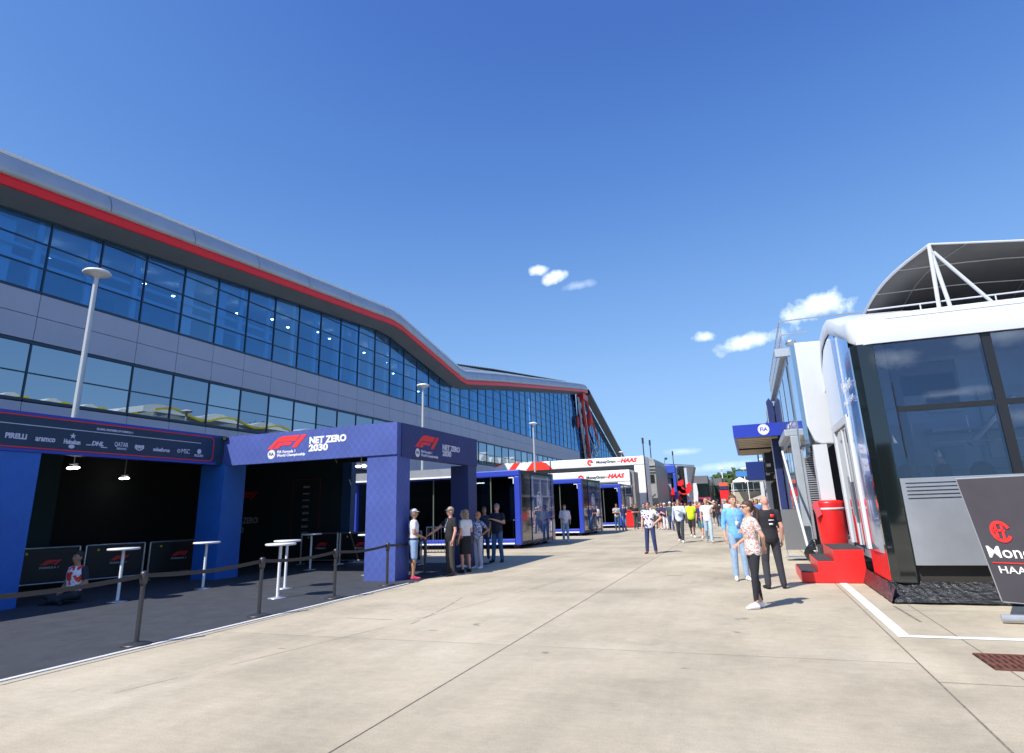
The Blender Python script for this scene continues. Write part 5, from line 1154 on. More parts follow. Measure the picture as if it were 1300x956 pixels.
def person(label, loc, face, H=1.75, sex='m', skin='fair', top=('tee', (.8, .8, .8)), bottom=('trousers', (.05, .06, .1)), shoes=(.03, .03, .03), hair=('short', (.06, .04, .03)),
           arms=('down', 'down'), legs='stand', fat=0., near=1, cap_=None, shades=False, extra=(), group=None, seated=False, head_turn=0., lean=0.):
    """face: heading in degrees, 0 looks towards -Y (down the street to the camera), +90 looks towards +X"""
    t = thing('person', label, 'person', loc, group)
    S = H/1.725; vox = .0135 if near else .024
    f = 1. if sex == 'm' else .88
    MT = Matrix.Translation(Vector(loc)) @ Matrix.Rotation(R(face), 4, 'Z') @ Matrix.Scale(S, 4)
    dz = -.79 if seated else 0.
    def U(p):        # upper body shift / lean
        x, y, z = p
        if z > .93 and lean: k = (z-.93); y, z = y-k*math.sin(R(lean)), .93+k*math.cos(R(lean))
        return (x, y, z+dz)
    def put(me, name, m, parent=None):
        par = parent or t; base = BASE[t.name]
        me.transform(Matrix.Translation(-base) @ MT)
        me.materials.clear(); me.materials.append(m)
        for p in me.polygons: p.use_smooth = True; p.material_index = 0
        o = bpy.data.objects.new(name, me); col.objects.link(o); o.parent = par; BASE[o.name] = base; return o
    def simple(mb, name, m, parent=None):
        me = bpy.data.meshes.new(name); me.from_pydata([tuple(v) for v in mb.v], [], mb.f); me.update()
        bm = bmesh.new(); bm.from_mesh(me); bmesh.ops.recalc_face_normals(bm, faces=bm.faces); bm.to_mesh(me); bm.free(); return put(me, name, m, parent)
    sk = SKIN[skin]; Ms = mat('skin_'+skin, sk, .55, noise=.08, nscale=14)
    sw = .19*f+.01*(fat > .5)
    tors = [(.84, .14, .105, 0, .005), (.92, .158, .12, 0, .008), (1.0, .15*f+.004, .112, 0, 0), (1.1, .14*f, .10, 0, -.004), (1.22, .160*f, .112, 0, -.004), (1.33, .178*f, .115, 0, 0), (1.41, .150*f, .095, 0, .008), (1.455, .09, .07, 0, .012)]
    if sex == 'f': tors = [(.84, .15, .11, 0, .01), (.92, .165, .125, 0, .012), (1.0, .145, .11, 0, .002), (1.1, .122, .092, 0, 0), (1.22, .142, .115, 0, -.014), (1.30, .150, .122, 0, -.016), (1.41, .125, .085, 0, .008), (1.455, .08, .065, 0, .012)]
    def tor(infl, lo=0, hi=9):
        out = []
        for z, rx, ry, cx, cy in tors:
            if lo <= z <= hi:
                b = fat*max(0, 1-abs(z-1.06)/.26)
                out.append((z, rx+infl+b*.05, ry+infl+b*.075, cx, cy-b*.055))
        return out
    def lf(mb, rings):
        rr = []
        for z, rx, ry, cx, cy in rings: p = U((cx, cy, z)); rr.append((p[2], rx, ry, p[0], p[1]))
        loft(mb, rr)
    sh = {s: U((s*sw, .012, 1.395)) for s in (1, -1)}
    joints = {}
    for s, a in ((1, arms[0]), (-1, arms[1])):
        e, w_ = ARMS[a]; ff = 1 if abs(e[0]) > .3 else f
        joints[s] = (U((s*(e[0]*ff), e[1]-fat*.02, e[2])), U((s*w_[0]*ff, w_[1]-fat*.05, w_[2])))
    if seated:
        lg = {s: ((s*.09, .0, .13), (s*.36, -.28, .17), (-s*.10, -.36, .075)) for s in (1, -1)}
    else: lg = {1: LEGS[legs][0], -1: tuple((-a, b, c) for a, b, c in LEGS[legs][1])}
    # ---- body: one continuous surface
    mb = MB(); lf(mb, tor(0)); cap(mb, U((0, .012, 1.42)), U((0, -.002, 1.52)), .060*f+.003, .055*f+.002)
    ht_ = Matrix.Rotation(R(head_turn), 3, 'Z')
    def Hd(x, y, z): v = ht_ @ Vector((x, y, 0)); return U((v.x*1.04, v.y*1.02, z-.035))
    hc = Hd(0, -.012, 1.655); mb.ball(hc, .072, .090, .105, 16, 12); mb.ball(Hd(0, -.035, 1.585), .05, .055, .05, 12, 8)
    cap(mb, Hd(0, -.095, 1.665), Hd(0, -.112, 1.63), .010, .016, 8); cap(mb, Hd(-.02, -.088, 1.592), Hd(.02, -.088, 1.592), .009, .009, 8)
    for s in (1, -1): mb.ball(Hd(s*.075, .0, 1.645), .012, .02, .032, 8, 6)
    for s in (1, -1):
        e, w_ = joints[s]; cap(mb, sh[s], e, .052*f, .04*f); cap(mb, e, w_, .042*f, .029*f)
        h_, k_, a_ = lg[s]; cap(mb, h_, k_, .082, .056); cap(mb, k_, a_, .055, .036)
        ce = Vector(k_).lerp(Vector(a_), .3); cap(mb, ce+Vector((0, .018, 0)), Vector(k_).lerp(Vector(a_), .45)+Vector((0, .012, 0)), .05, .042)
    body = remesh(mb, vox, 3)
    # hands: palm with five fingers, rooted in the wrist
    mh = MB(); hand_hold = {}
    for s in (1, -1):
        e, w_ = Vector(joints[s][0]), Vector(joints[s][1]); d = (w_-e).normalized(); side = d.cross(Vector((0, 0, 1))) if abs(d.z) < .85 else Vector((0, 1, 0)); side = side.normalized()
        nrm = d.cross(side).normalized(); pc = w_+d*.055; hand_hold[s] = (pc, d, side, nrm)
        rows = []
        for k_, (u, wd, th) in enumerate(((-.03, .024, .018), (.0, .027, .017), (.04, .038, .015), (.08, .04, .013), (.088, .034, .009))):
            rows.append([tuple(w_+d*u+side*wd*math.cos(x)+nrm*th*math.sin(x)) for x in [2*math.pi*i/10 for i in range(10)]])
        mh.grid(rows, True)
        if near:
            for j, (o_, ln) in enumerate(((-.028, .065), (-.010, .075), (.010, .07), (.027, .056))):
                b0 = w_+d*.078+side*o_; m1 = b0+d*ln*.5+nrm*.010; m2 = b0+d*ln*.82+nrm*.032; cap(mh, b0, m1, .0095, .0085, 6); cap(mh, m1, m2, .0085, .007, 6)
            tb_ = w_+d*.02-side*.026; cap(mh, tb_, tb_+d*.03-side*.022+nrm*.008, .012, .010, 6); cap(mh, tb_+d*.03-side*.022+nrm*.008, tb_+d*.062-side*.018+nrm*.022, .010, .008, 6)
    bm = bmesh.new(); bm.from_mesh(body); tm = bpy.data.meshes.new('h'); tm.from_pydata([tuple(v) for v in mh.v], [], mh.f); bm.from_mesh(tm); bm.to_mesh(body); bm.free(); bpy.data.meshes.remove(tm)
    put(body, 'body', Ms)
    # ---- clothes
    def cloth(col_, nm):
        if hasattr(col_, 'node_tree'): return col_
        return mat('cloth_%02d%02d%02d' % tuple(int(c*99) for c in col_), col_, .85, noise=.12, nscale=9, bump=.35, bscale=18)
    kind, c = top; m = cloth(c, kind); mb = MB()
    lo = .84 if kind not in ('tucked', 'vest') else .98
    lf(mb, tor(.016, lo)); cap(mb, U((-sw*.55, .01, 1.415)), U((sw*.55, .01, 1.415)), .055, .055)
    for s in (1, -1):
        e, w_ = Vector(joints[s][0]), Vector(joints[s][1]); S0 = Vector(sh[s])
        if kind in ('long',): cap(mb, S0, e, .066*f+.003, .052*f); cap(mb, e, e.lerp(w_, .93), .053*f, .040)
        elif kind in ('rolled',): cap(mb, S0, e, .066*f+.003, .054*f); cap(mb, e, e.lerp(w_, .35), .053*f, .047)
        elif kind == 'vest': cap(mb, S0-Vector((s*.02, 0, 0)), S0.lerp(e, .08), .06*f, .055*f)
        else: cap(mb, S0, S0.lerp(e, .52), .067*f+.003, .062*f)
    if kind == 'vest' and seated:
        m2 = cloth((.03, .035, .05), 'x'); 
        for s in (1, -1): mq = MB(); cap(mq, sh[s], Vector(sh[s]).lerp(Vector(joints[s][0]), .6), .064, .058); put(remesh(mq, vox, 3), 'sleeve', m2)
    shirt = put(remesh(mb, vox, 4), {'vest': 'hi_vis_vest', 'tee': 't_shirt', 'polo': 'polo_shirt', 'tucked': 't_shirt', 'long': 'long_sleeve_shirt', 'rolled': 'shirt'}[kind], m)
    kind, c = bottom; m = cloth(c, kind); mb = MB()
    if kind == 'skirt':
        loft(mb, [(.50, .20, .15, 0, 0), (.56, .20, .155, 0, 0), (.75, .19, .15, 0, .005), (.9, .178, .138, 0, .01), (1.0, .15, .118, 0, .003), (1.05, .135, .105, 0, 0)])
    else:
        lf(mb, [(z, rx+.012, ry+.012, cx, cy) for z, rx, ry, cx, cy in tors if z <= 1.0]) if not seated else lf(mb, [(z, rx+.012, ry+.012, cx, cy) for z, rx, ry, cx, cy in tors if z <= 1.0])
        for s in (1, -1):
            h_, k_, a_ = [Vector(v) for v in lg[s]]
            if kind == 'shorts': cap(mb, h_, k_+(h_-k_)*.12, .098, .082)
            elif kind == 'leggings': cap(mb, h_, k_, .092, .062); cap(mb, k_, a_+Vector((0, 0, .05)), .062, .042); cap(mb, k_.lerp(a_, .25)+Vector((0, .02, 0)), k_.lerp(a_, .4)+Vector((0, .015, 0)), .052, .045)
            else: cap(mb, h_, k_, .096, .074); cap(mb, k_, a_+Vector((0, 0, .01)), .074, .060)
    put(remesh(mb, vox, 4), {'skirt': 'skirt', 'shorts': 'shorts', 'leggings': 'leggings', 'trousers': 'trousers', 'jeans': 'jeans'}[kind], m)
    msh = cloth(shoes, 'shoe')
    for s in (1, -1):
        a_ = Vector(lg[s][2]); k_ = Vector(lg[s][1]); mb = MB()
        out = Matrix.Rotation(R(s*12), 3, 'Z') if not seated else Matrix.Rotation(R(-s*60), 3, 'Z')
        fd = out @ Vector((0, -1, 0)); z0 = max(0.035, a_.z-.05)
        cap(mb, (a_.x, a_.y+.02, z0+.008), tuple(Vector((a_.x, a_.y, z0-.002))+fd*.15), .042, .034); cap(mb, (a_.x, a_.y, z0+.05), tuple(Vector((a_.x, a_.y, z0+.02))+fd*.06), .04, .036)
        cap(mb, (a_.x, a_.y+.02, z0-.003), tuple(Vector((a_.x, a_.y, z0-.003))+fd*.17), .03, .03)
        me_ = remesh(mb, .012 if near else .02, 2)
        for v in me_.vertices: v.co.z = max(v.co.z, z0-.034)
        put(me_, 'shoe', msh)
    # ---- hair, cap, glasses
    hk, hcol = hair; mh_ = mat('hair_%02d%02d%02d' % tuple(int(c*99) for c in hcol), hcol, .55, noise=.4, nscale=25, bump=.6, bscale=60)
    if hk != 'bald':
        mb = MB(); mb.ball(Hd(0, .010, 1.695), .086, .100, .092, 16, 10); mb.ball(Hd(0, .035, 1.650), .074, .070, .085, 12, 8)
        if hk in ('long', 'pony', 'bob'):
            for s in (1, -1): cap(mb, Hd(s*.062, .02, 1.68), Hd(s*.068, .02, 1.56 if hk == 'bob' else 1.60), .026, .022)
        if hk == 'long': cap(mb, Hd(0, .06, 1.66), Hd(0, .085, 1.36), .068, .05); cap(mb, Hd(.06, .03, 1.6), Hd(.085, .04, 1.38), .03, .024); cap(mb, Hd(-.06, .03, 1.6), Hd(-.085, .04, 1.38), .03, .024)
        if hk == 'bob': cap(mb, Hd(0, .05, 1.66), Hd(0, .06, 1.55), .074, .066)
        if hk == 'pony': cap(mb, Hd(0, .10, 1.66), Hd(0, .16, 1.60), .03, .036); cap(mb, Hd(0, .16, 1.60), Hd(0, .145, 1.45), .038, .02)
        me_ = remesh(mb, .010 if near else .018, 2)
        # clear the face
        ca, sa = math.cos(R(-head_turn)), math.sin(R(-head_turn))
        for v in me_.vertices:
            lx, ly = v.co.x*ca-v.co.y*sa, v.co.x*sa+v.co.y*ca; zl = v.co.z-dz
            if lean == 0 and ly < -.035 and zl < 1.672:
                v.co = Vector(Hd(lx*.8, -.03, min(zl+.035, 1.705)))
        put(me_, 'hair', mh_)
    if cap_:
        mb = MB(); rows = []
        for k in range(7): a = R(15*k); rows.append([Hd(.088*math.cos(a)*math.cos(x), .005+.102*math.cos(a)*math.sin(x), 1.70+.083*math.sin(a)) for x in [2*math.pi*i/16 for i in range(16)]])
        mb.grid(rows, True)
        mb.grid([[Hd(.07*math.sin(x)*k_, -.085-.07*math.cos(x)*(k_-.9)*5 if k_ > .95 else -.06-.03*math.cos(x), 1.705-.012*(k_ > .95)) for x in [math.pi*(i/8-.5) for i in range(9)]] for k_ in (.9, 1.1)])
        ob = simple(mb, 'cap', cloth(cap_, 'cap')); md = ob.modifiers.new('t', 'SOLIDIFY'); md.thickness = .006
    if shades or near:
        if shades:
            mb = MB()
            for s in (1, -1): mb.ball(Hd(s*.031, -.094, 1.668), .026, .010, .018, 10, 6)
            cap(mb, Hd(-.07, -.04, 1.672), Hd(-.05, -.09, 1.672), .004, .004, 6); cap(mb, Hd(.07, -.04, 1.672), Hd(.05, -.09, 1.672), .004, .004, 6); cap(mb, Hd(-.01, -.098, 1.672), Hd(.01, -.098, 1.672), .004, .004, 6)
            simple(mb, 'sunglasses', M_black)
        else:
            for s in (1, -1):
                mb = MB(); mb.ball(Hd(s*.029, -.0945, 1.667), .011, .006, .006, 8, 6); simple(mb, 'eye', mat('eye_dark', (.05, .04, .04), .2))
        mb = MB(); cap(mb, Hd(-.018, -.098, 1.600), Hd(.018, -.098, 1.600), .0045, .0045, 6); simple(mb, 'lips', mat('lip', (.4, .13, .11), .5))
        if near and not shades:
            mb = MB()
            for s in (1, -1): cap(mb, Hd(s*.018, -.099, 1.684), Hd(s*.043, -.09, 1.684), .0035, .003, 6)
            simple(mb, 'eyebrows', mh_)
    for ex_ in extra:
        if ex_ == 'lanyard':
            mb = MB(); b_ = fat*.06
            for s in (1, -1): cap(mb, U((s*.05, -.09, 1.44)), U((s*.006, -.145-b_, 1.2)), .005, .005, 6)
            p = U((0, -.15-b_, 1.14)); mb.box(p[0]-.035, p[0]+.035, p[1]-.004, p[1]+.004, p[2]-.055, p[2]+.055); simple(mb, 'lanyard', mat('lanyard_pale', (.6, .62, .75), .5))
        if ex_ == 'bowtie': mb = MB(); mb.ball(U((-.035, -.085, 1.46)), .035, .015, .022, 8, 5); mb.ball(U((.035, -.085, 1.46)), .035, .015, .022, 8, 5); simple(mb, 'neck_scarf', M_navy)
        if ex_ == 'phone':
            pc, d, side, nrm = hand_hold[-1]; c_ = pc+d*.04; mb = MB(); M_ = Matrix((side, d, nrm)).transposed()
            vs_ = [c_+M_ @ Vector((a*.036, b*.072, c2*.005)) for a, b, c2 in ((-1, -1, -1), (1, -1, -1), (1, 1, -1), (-1, 1, -1), (-1, -1, 1), (1, -1, 1), (1, 1, 1), (-1, 1, 1))]
            mb.add(vs_, [(0, 3, 2, 1), (4, 5, 6, 7), (0, 1, 5, 4), (1, 2, 6, 5), (2, 3, 7, 6), (3, 0, 4, 7)])
            held_phones.append((mb, MT, label))
        if ex_ == 'headphones':
            mb = MB(); mb.ball(Hd(.082, 0, 1.65), .02, .04, .045); mb.ball(Hd(-.082, 0, 1.65), .02, .04, .045); mb.path([Hd(.085*math.cos(a), 0, 1.66+.11*math.sin(a)) for a in [math.pi*i/10 for i in range(11)]], .012); simple(mb, 'headphones', M_fw)
        if ex_ == 'belt': mb = MB(); lf(mb, [(z, rx+.019, ry+.019, cx, cy) for z, rx, ry, cx, cy in ((.965, .152, .115, 0, .004), (1.0, .149, .112, 0, 0))]); simple(mb, 'belt', M_navy)
        if ex_ == 'backpack':
            mb = MB(); cap(mb, U((0, .19, 1.3)), U((0, .2, 1.08)), .11, .12); simple(mb, 'backpack_body', M_dark)
        if ex_ == 'poloprint':
            mb = MB(); p = U((-.07, .118, 1.34)); mb.box(p[0]-.035, p[0]+.035, p[1], p[1]+.012, p[2]-.03, p[2]+.03); simple(mb, 'red_back_logo', M_redlogo)
            mb = MB(); p = U((-.04, .13, 1.26)); mb.box(p[0]-.05, p[0]+.05, p[1]-.005, p[1]+.008, p[2]-.008, p[2]+.008); p = U((-.03, .128, 1.19)); mb.box(p[0]-.035, p[0]+.035, p[1]-.01, p[1]+.008, p[2]-.018, p[2]+.012); simple(mb, 'white_back_print', M_whitelogo)
            mb = MB(); 
            for s in (1, -1): mb.box(s*.148, s*.166, -.03, .03, .92+dz, 1.12+dz)
            simple(mb, 'red_side_stripe', M_redlogo)
    return t
held_phones = []
PR_flower = print_mat('floral_print', [(.6, .6, .68), (.05, .07, .3), (.35, .4, .6), (.7, .7, .75)], 17)
PR_team = print_mat('team_print', [(.45, .08, .15), (.8, .8, .82), (.8, .8, .82), (.8, .8, .82), (.06, .08, .28)], 10)
PR_blouse = print_mat('blouse_print', [(.6, .55, .5), (.7, .66, .6), (.45, .2, .2), (.72, .68, .62)], 26)
PR_misc = print_mat('grey_print', [(.5, .5, .55), (.2, .2, .25), (.6, .6, .62)], 14)
DEN = (.10, .17, .32); LDEN = (.28, .40, .56); NAVY = (.02, .027, .07); BLK = (.012, .012, .015); WH = (.78, .78, .8)
# right hand trio
person('man in bright blue shirt and pale jeans looking down, near the red steps', (-.36, 15.1, 0), 15, 1.80, top=('rolled', (.16, .42, .78)), bottom=('jeans', LDEN), shoes=WH, hair=('short', (.12, .06, .03)), arms=('belly', 'down'), legs='stand', extra=('lanyard',), head_turn=10)
person('woman with ponytail and sunglasses in pale patterned blouse and black leggings near the red steps', (-.05, 11.24, 0), -68, 1.66, 'f', top=('tee', PR_blouse), bottom=('leggings', (.022, .022, .03)), shoes=WH, hair=('pony', (.07, .035, .02)), arms=('back', 'belly'), legs='cross', shades=True)
person('balding man in black team polo seen from behind beside the red steps', (.28, 13.75, 0), 195, 1.76, skin='pink', top=('polo', (.016, .016, .02)), bottom=('trousers', (.035, .035, .045)), shoes=BLK, hair=('bald', (.2, .15, .12)), arms=('belly', 'down'), legs='wide', extra=('poloprint',))
# left group
person('man in white t-shirt, pale blue shorts and backwards cap left of the talking group', (-8.3, 14.75, 0), 128, 1.74, skin='tan', top=('tucked', (.70, .68, .76)), bottom=('shorts', (.25, .36, .55)), shoes=(.55, .05, .12), hair=('short', (.35, .3, .28)), arms=('belly', 'belly'), legs='stand', cap_=(.6, .6, .62), extra=('belt',))
person('man in black polo with pale lanyard reaching one arm out in the talking group', (-7.72, 15.72, 0), -35, 1.76, skin='pink', top=('polo', BLK), bottom=('trousers', (.05, .045, .045)), shoes=(.05, .05, .05), hair=('short', (.3, .2, .15)), arms=('down', 'point'), legs='stand', cap_=(.35, .32, .25), extra=('lanyard',), fat=.3)
person('woman in white top and black skirt with blonde bob in the talking group', (-7.62, 16.5, 0), -112, 1.68, 'f', skin='pink', top=('tucked', (.72, .72, .76)), bottom=('skirt', (.012, .012, .014)), shoes=BLK, hair=('bob', (.33, .23, .14)), arms=('down', 'belly'), legs='wide', fat=.3)
person('older woman with ginger hair and floral blouse, hand on hip in the talking group', (-7.72, 17.6, 0), -25, 1.60, 'f', skin='tan', top=('tee', PR_flower), bottom=('trousers', (.55, .55, .66)), shoes=WH, hair=('short', (.55, .20, .08)), arms=('hip', 'down'), legs='stand', shades=True, fat=.3)
person('tall man in navy polo and blue jeans at the right end of the talking group', (-7.95, 19.7, 0), -8, 1.84, skin='pink', top=('polo', (.014, .018, .035)), bottom=('jeans', (.05, .13, .27)), shoes=BLK, hair=('short', (.25, .2, .18)), arms=('chest', 'down'), legs='wide', shades=True, fat=.4)
person('person in grey half hidden behind the black polo man and the woman in black skirt', (-8.35, 17.9, 0), -30, 1.66, 'f', top=('tee', (.25, .3, .32)), bottom=('trousers', (.14, .12, .10)), shoes=WH, hair=('short', (.35, .35, .38)), arms=('belly', 'down'))
person('man in dark trousers standing just behind the tall man in navy polo', (-9.0, 21.1, 0), 20, 1.76, skin='tan', top=('polo', (.02, .04, .06)), bottom=('trousers', (.03, .06, .09)), shoes=BLK, hair=('short', (.1, .06, .04)), arms=('down', 'down'), near=0)
# floor sitter
person('person sitting cross legged on the carpet in red and white high visibility vest', (-14.0, 10.0, 0.012), 5, 1.92, skin='tan', top=('vest', print_mat('hivis', [(.95, .06, .04), (.95, .06, .04), (.9, .9, .95), (.95, .08, .04)], 5)), bottom=('trousers', (.03, .035, .04)), shoes=BLK, hair=('short', (.03, .025, .02)), arms=('belly', 'belly'), seated=True)
# by the pods
person('man in white shirt and jeans standing beside the first mirror panel', (-8.9, 31.3, 0), 10, 1.80, top=('rolled', (.72, .70, .78)), bottom=('jeans', LDEN), shoes=WH, hair=('short', (.1, .06, .04)), arms=('down', 'belly'), near=0)
person('man in dark grey top with folded arms before the third glass unit', (-9.0, 45.2, 0), 15, 1.80, skin='tan', top=('tee', PR_misc), bottom=('jeans', (.05, .1, .17)), shoes=BLK, hair=('short', (.07, .04, .03)), arms=('fold', 'fold'), near=0, shades=True)
person('man in navy shirt and blue jeans left of the red crate', (-8.25, 43.8, 0), 40, 1.78, top=('tee', (.02, .04, .13)), bottom=('jeans', (.12, .24, .45)), shoes=BLK, hair=('short', (.1, .06, .04)), arms=('belly', 'down'), near=0)
# street walkers
person('smiling person in white printed team t-shirt and navy trousers standing mid street', (-3.44, 23.0, 0), -5, 1.76, skin='pink', top=('tee', PR_team), bottom=('trousers', (.025, .04, .13)), shoes=(.25, .08, .03), hair=('short', (.05, .04, .04)), arms=('hip', 'down'), legs='wide', shades=True, extra=('bowtie',), fat=.35)
person('man in light blue shirt and dark trousers striding towards the camera with lanyard', (-3.03, 29.3, 0), 0, 1.85, top=('long', (.55, .66, .85)), bottom=('trousers', (.03, .035, .05)), shoes=WH, hair=('short', (.15, .07, .03)), arms=('chest', 'swb'), legs='walk', shades=True, extra=('lanyard',))
person('man in fluorescent yellow t-shirt, black shorts and purple cap walking', (-2.85, 33.3, 0), 0, 1.80, skin='dark', top=('tee', (.62, .85, .02)), bottom=('shorts', (.02, .02, .022)), shoes=WH, hair=('short', (.02, .02, .02)), arms=('down', 'down'), legs='walk', cap_=(.08, .05, .35), fat=.5, near=0)
person('man in navy t-shirt and teal shorts between the yellow shirt and white t-shirt', (-2.3, 32.3, 0), -20, 1.70, skin='pink', top=('tee', (.02, .03, .12)), bottom=('shorts', (.05, .16, .2)), shoes=WH, hair=('short', (.2, .12, .08)), arms=('belly', 'down'), legs='walk', near=0, fat=.3)
person('blond man in white t-shirt and light jeans shading his eyes with a raised arm', (-1.82, 29.1, 0), 5, 1.84, top=('tee', (.8, .76, .78)), bottom=('jeans', (.36, .48, .62)), shoes=(.4, .4, .4), hair=('short', (.42, .27, .12)), arms=('head', 'down'), legs='walk')
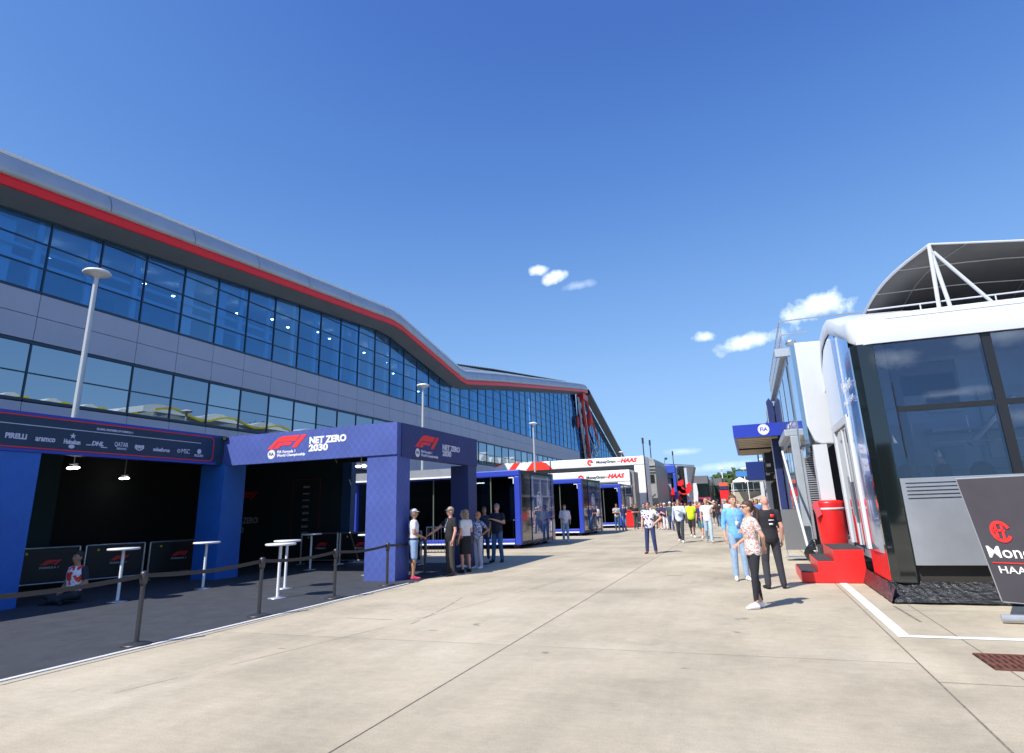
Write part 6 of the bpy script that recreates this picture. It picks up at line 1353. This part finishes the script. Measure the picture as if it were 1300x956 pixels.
C = [  # label, x, y, facing, H, sex, skin, top, bottom, hair, arms, legs, cap, fat
 ('man in black t-shirt behind the red crate', -7.9, 46.5, 30, 1.76, 'm', 'tan', ('tee', BLK), ('trousers', (.06, .08, .08)), ('short', (.05, .03, .02)), ('fold', 'fold'), 'stand', None, 0),
 ('dark haired man in teal grey t-shirt just right of the red crate', -7.5, 48.0, 20, 1.78, 'm', 'pink', ('tee', (.05, .1, .11)), ('trousers', (.05, .06, .05)), ('short', (.04, .02, .02)), ('down', 'belly'), 'walk', None, .2),
 ('person in maroon top at the foot of the large gantry post', -8.1, 52.5, -10, 1.74, 'f', 'tan', ('tee', (.2, .03, .03)), ('trousers', (.05, .05, .06)), ('long', (.06, .03, .02)), ('down', 'down'), 'stand', None, 0),
 ('person in orange red top partly behind the white team t-shirt', -6.9, 50.0, 0, 1.72, 'm', 'pink', ('tee', (.35, .08, .05)), ('shorts', (.1, .1, .1)), ('short', (.07, .04, .03)), ('belly', 'down'), 'walk', None, 0),
 ('man in olive shirt seen from behind right of the white team t-shirt', -6.35, 45.5, 175, 1.80, 'm', 'tan', ('tee', (.17, .18, .10)), ('trousers', (.1, .1, .07)), ('short', (.05, .04, .03)), ('down', 'down'), 'stand', None, .4),
 ('woman in dark purple dress top and short skirt beside the olive shirt', -5.95, 44.8, -15, 1.74, 'f', 'pink', ('tee', (.05, .03, .08)), ('shorts', (.05, .03, .05)), ('long', (.05, .03, .02)), ('belly', 'down'), 'stand', None, 0),
 ('man in navy t-shirt and white trousers with white cap', -5.45, 43.8, 15, 1.74, 'm', 'pink', ('tee', (.03, .03, .1)), ('trousers', (.7, .7, .75)), ('short', (.1, .1, .1)), ('down', 'belly'), 'stand', (.8, .8, .8), .5),
 ('man with white cap and green grey shirt behind the light blue shirt', -4.9, 42.3, 10, 1.80, 'm', 'pink', ('tee', (.05, .09, .10)), ('jeans', (.03, .05, .14)), ('short', (.1, .1, .1)), ('down', 'down'), 'walk', (.8, .8, .8), 0),
 ('person in cream top peeking between light blue and yellow shirts', -3.95, 47.0, 0, 1.74, 'f', 'pink', ('tee', (.7, .6, .5)), ('trousers', (.2, .2, .25)), ('short', (.4, .25, .15)), ('down', 'down'), 'stand', None, 0),
 ('person in bright red t-shirt behind the yellow shirt', -3.55, 46.8, -10, 1.78, 'm', 'tan', ('tee', (.75, .05, .04)), ('trousers', (.05, .05, .07)), ('short', (.05, .03, .03)), ('down', 'belly'), 'walk', None, .2),
 ('woman in red top with brown hair close to the teal shorts man', -3.0, 45.0, 160, 1.68, 'f', 'pink', ('tee', (.6, .06, .05)), ('trousers', (.4, .35, .3)), ('long', (.12, .06, .04)), ('down', 'down'), 'walk', None, 0),
 ('long haired woman in dark top and jeans walking away up the street', -2.2, 47.5, 178, 1.74, 'f', 'fair', ('tee', (.03, .02, .03)), ('jeans', (.05, .10, .2)), ('long', (.10, .05, .03)), ('swf', 'down'), 'walk', None, 0),
 ('person in white shirt with backpack walking away near the street centre', -1.45, 45.5, 185, 1.82, 'm', 'pink', ('tee', (.7, .72, .8)), ('shorts', (.12, .13, .16)), ('short', (.12, .07, .05)), ('down', 'down'), 'walk', None, 0),
 ('person in khaki trousers further behind the backpack walker', -2.0, 55.0, 0, 1.78, 'm', 'pink', ('tee', (.1, .12, .2)), ('trousers', (.3, .25, .15)), ('short', (.1, .07, .05)), ('down', 'down'), 'walk', None, 0),
 ('man in pale pink shirt left of the bright blue shirt head', -.95, 52.0, 10, 1.78, 'm', 'fair', ('long', (.65, .5, .5)), ('jeans', DEN), ('short', (.1, .06, .04)), ('down', 'down'), 'walk', None, 0),
 ('woman in lilac top between the trio heads', .0, 38.0, 5, 1.72, 'f', 'fair', ('tee', (.4, .35, .55)), ('trousers', (.1, .1, .12)), ('long', (.06, .04, .03)), ('down', 'belly'), 'stand', None, 0),
 ('man in mid blue t-shirt behind the ponytail woman', .35, 36.0, -10, 1.76, 'm', 'tan', ('tee', (.08, .2, .5)), ('shorts', (.3, .28, .22)), ('short', (.05, .03, .02)), ('down', 'down'), 'walk', None, .3),
 ('person in bright green t-shirt left of the balding man', .75, 43.0, 0, 1.76, 'm', 'pink', ('tee', (.15, .5, .08)), ('shorts', (.05, .05, .05)), ('short', (.1, .07, .05)), ('down', 'belly'), 'stand', None, 0),
 ('person in crimson shirt under the navy hanging sign', 1.0, 52.0, 0, 1.74, 'f', 'pink', ('tee', (.5, .04, .08)), ('jeans', DEN), ('bob', (.2, .12, .08)), ('down', 'down'), 'stand', None, 0),
 ('person in white cap and white shirt near the pale roller banner', .5, 58.0, 20, 1.76, 'm', 'pink', ('tee', WH), ('shorts', (.2, .2, .25)), ('short', (.1, .07, .05)), ('down', 'down'), 'walk', (.8, .8, .8), 0),
 ('far walker in navy jacket close to the red lorry', -4.6, 72.0, 0, 1.78, 'm', 'fair', ('long', NAVY), ('trousers', BLK), ('short', (.1, .06, .04)), ('down', 'down'), 'walk', None, 0),
 ('far walker in white shirt in front of the grey lorry', -7.2, 62.0, 0, 1.76, 'm', 'pink', ('tee', WH), ('jeans', DEN), ('short', (.1, .06, .04)), ('down', 'down'), 'walk', None, 0),
 ('far walker in black beside the blue pavilion door post', -6.8, 69.0, 30, 1.80, 'm', 'tan', ('tee', BLK), ('trousers', BLK), ('short', (.05, .03, .03)), ('belly', 'down'), 'stand', None, 0),
 ('far woman in yellow top under the red graphic wall', -5.7, 66.0, 0, 1.70, 'f', 'fair', ('tee', (.6, .5, .1)), ('trousers', (.1, .1, .15)), ('long', (.3, .2, .1)), ('down', 'down'), 'walk', None, 0),
 ('far person in grey hoodie before the maroon striped motorhome', -4.4, 84.0, 0, 1.76, 'm', 'fair', ('long', (.2, .2, .22)), ('jeans', DEN), ('short', (.1, .06, .04)), ('down', 'down'), 'walk', None, 0),
 ('far person in pink top before the white marquees', -1.6, 80.0, 0, 1.68, 'f', 'fair', ('tee', (.65, .3, .35)), ('trousers', (.6, .6, .6)), ('long', (.1, .06, .04)), ('down', 'down'), 'walk', None, 0),
 ('far person in light blue top before the beige terrace building', -.6, 88.0, 0, 1.78, 'm', 'fair', ('tee', (.3, .45, .7)), ('shorts', (.2, .2, .2)), ('short', (.1, .06, .04)), ('down', 'down'), 'walk', None, 0),
 ('far person in black top near the small round bush', .6, 78.0, 0, 1.76, 'm', 'tan', ('tee', BLK), ('jeans', DEN), ('short', (.03, .02, .02)), ('down', 'down'), 'stand', None, 0),
 ('far person in red cap and white top in the middle of the street', -2.9, 62.0, 0, 1.78, 'm', 'fair', ('tee', WH), ('shorts', NAVY), ('short', (.1, .06, .04)), ('down', 'down'), 'walk', (.6, .03, .03), 0),
 ('far couple member in teal dress top, left side of the street', -5.2, 56.0, 180, 1.68, 'f', 'fair', ('tee', (.04, .25, .25)), ('trousers', (.06, .06, .08)), ('long', (.2, .12, .06)), ('down', 'down'), 'walk', None, 0),
 ('far couple member in grey shirt walking away, left side of the street', -4.6, 57.0, 180, 1.82, 'm', 'fair', ('tee', (.3, .32, .35)), ('trousers', (.06, .06, .08)), ('short', (.1, .06, .04)), ('down', 'down'), 'walk', None, 0),
]
rx = random.Random(21)
cols = [('white', WH), ('navy', NAVY), ('grey', (.25, .26, .28)), ('sky blue', (.3, .5, .75)), ('dark red', (.35, .03, .04)), ('black', BLK), ('cream', (.65, .58, .45)), ('teal', (.03, .2, .2))]
spots = [(-6.6, 53, 'near the large gantry foot'), (-5.6, 51, 'left of the street centre'), (-4.2, 60, 'before the blue pavilion'), (-3.4, 57, 'behind the yellow shirt'), (-2.5, 68, 'before the red lorry'), (-1.0, 64, 'in the middle distance'), (-.3, 70, 'before the beige terrace'), (.9, 66, 'by the right hand row'), (-5.9, 76, 'beside the blue pavilion'), (-3.6, 88, 'far off near the red lorry'), (-2.2, 96, 'far off in mid street'), (.2, 98, 'far off by the bush'), (.2, 47, 'just behind the lilac top'), (1.15, 60, 'close to the pale banner'), (-.6, 58, 'behind the pink shirt'), (-7.6, 58, 'under the gantry'), (-7.2, 49, 'close behind the red crate'), (-6.2, 48, 'between olive shirt and gantry foot'), (-5.2, 47, 'behind the white cap pair'), (-4.4, 50, 'behind the light blue shirt'), (-3.2, 54, 'behind the blond man'), (-2.6, 51, 'beside the long haired woman'), (-1.1, 47.5, 'right of the backpack walker'), (-.3, 52.5, 'left of the lilac top'), (.8, 50, 'under the hanging sign'), (-6.4, 60, 'by the lorry mouth'), (-2.0, 60, 'in the lane centre'), (1.2, 56, 'by the black fronted unit'), (-1.6, 70, 'further down the lane'), (-4.9, 65, 'before the red graphic')]
for i, (x, y, wh) in enumerate(spots):
    cn, cc = cols[i % 8]; sx = 'f' if i % 3 == 0 else 'm'
    C.append(('distant %s in %s top %s' % ('woman' if sx == 'f' else 'man', cn, wh), x, y, rx.choice([0, 0, 180, 30]), rx.uniform(1.66, 1.84), sx, rx.choice(['fair', 'pink', 'tan']), ('tee', cc), (rx.choice(['trousers', 'shorts']), rx.choice([DEN, BLK, (.3, .26, .2), NAVY])), ('long' if sx == 'f' else 'short', rx.choice([(.1, .06, .03), (.3, .2, .1), (.03, .02, .02)])), ('down', rx.choice(['down', 'belly'])), rx.choice(['walk', 'stand']), (.7, .7, .7) if i % 5 == 1 else None, 0))
for (lb, x, y, fc, H, sx, sk_, tp, bt, hr, ar, lg_, cp_, ft) in C:
    person(lb, (x, y, 0), fc, H, sx, sk_, tp, bt, (.1, .1, .1) if bt[0] != 'shorts' else WH, hr, ar, lg_, ft, 0, cp_, group='crowd walking along the paddock street')
# guest sitting inside the motorhome window
person('guest wearing white headphones seen through the big dark motorhome window', (3.30, 13.15, .74), 250, 1.72, skin='pink', top=('tee', BLK), bottom=('trousers', BLK), hair=('short', (.06, .05, .05)), arms=('belly', 'belly'), extra=('headphones',), near=0)
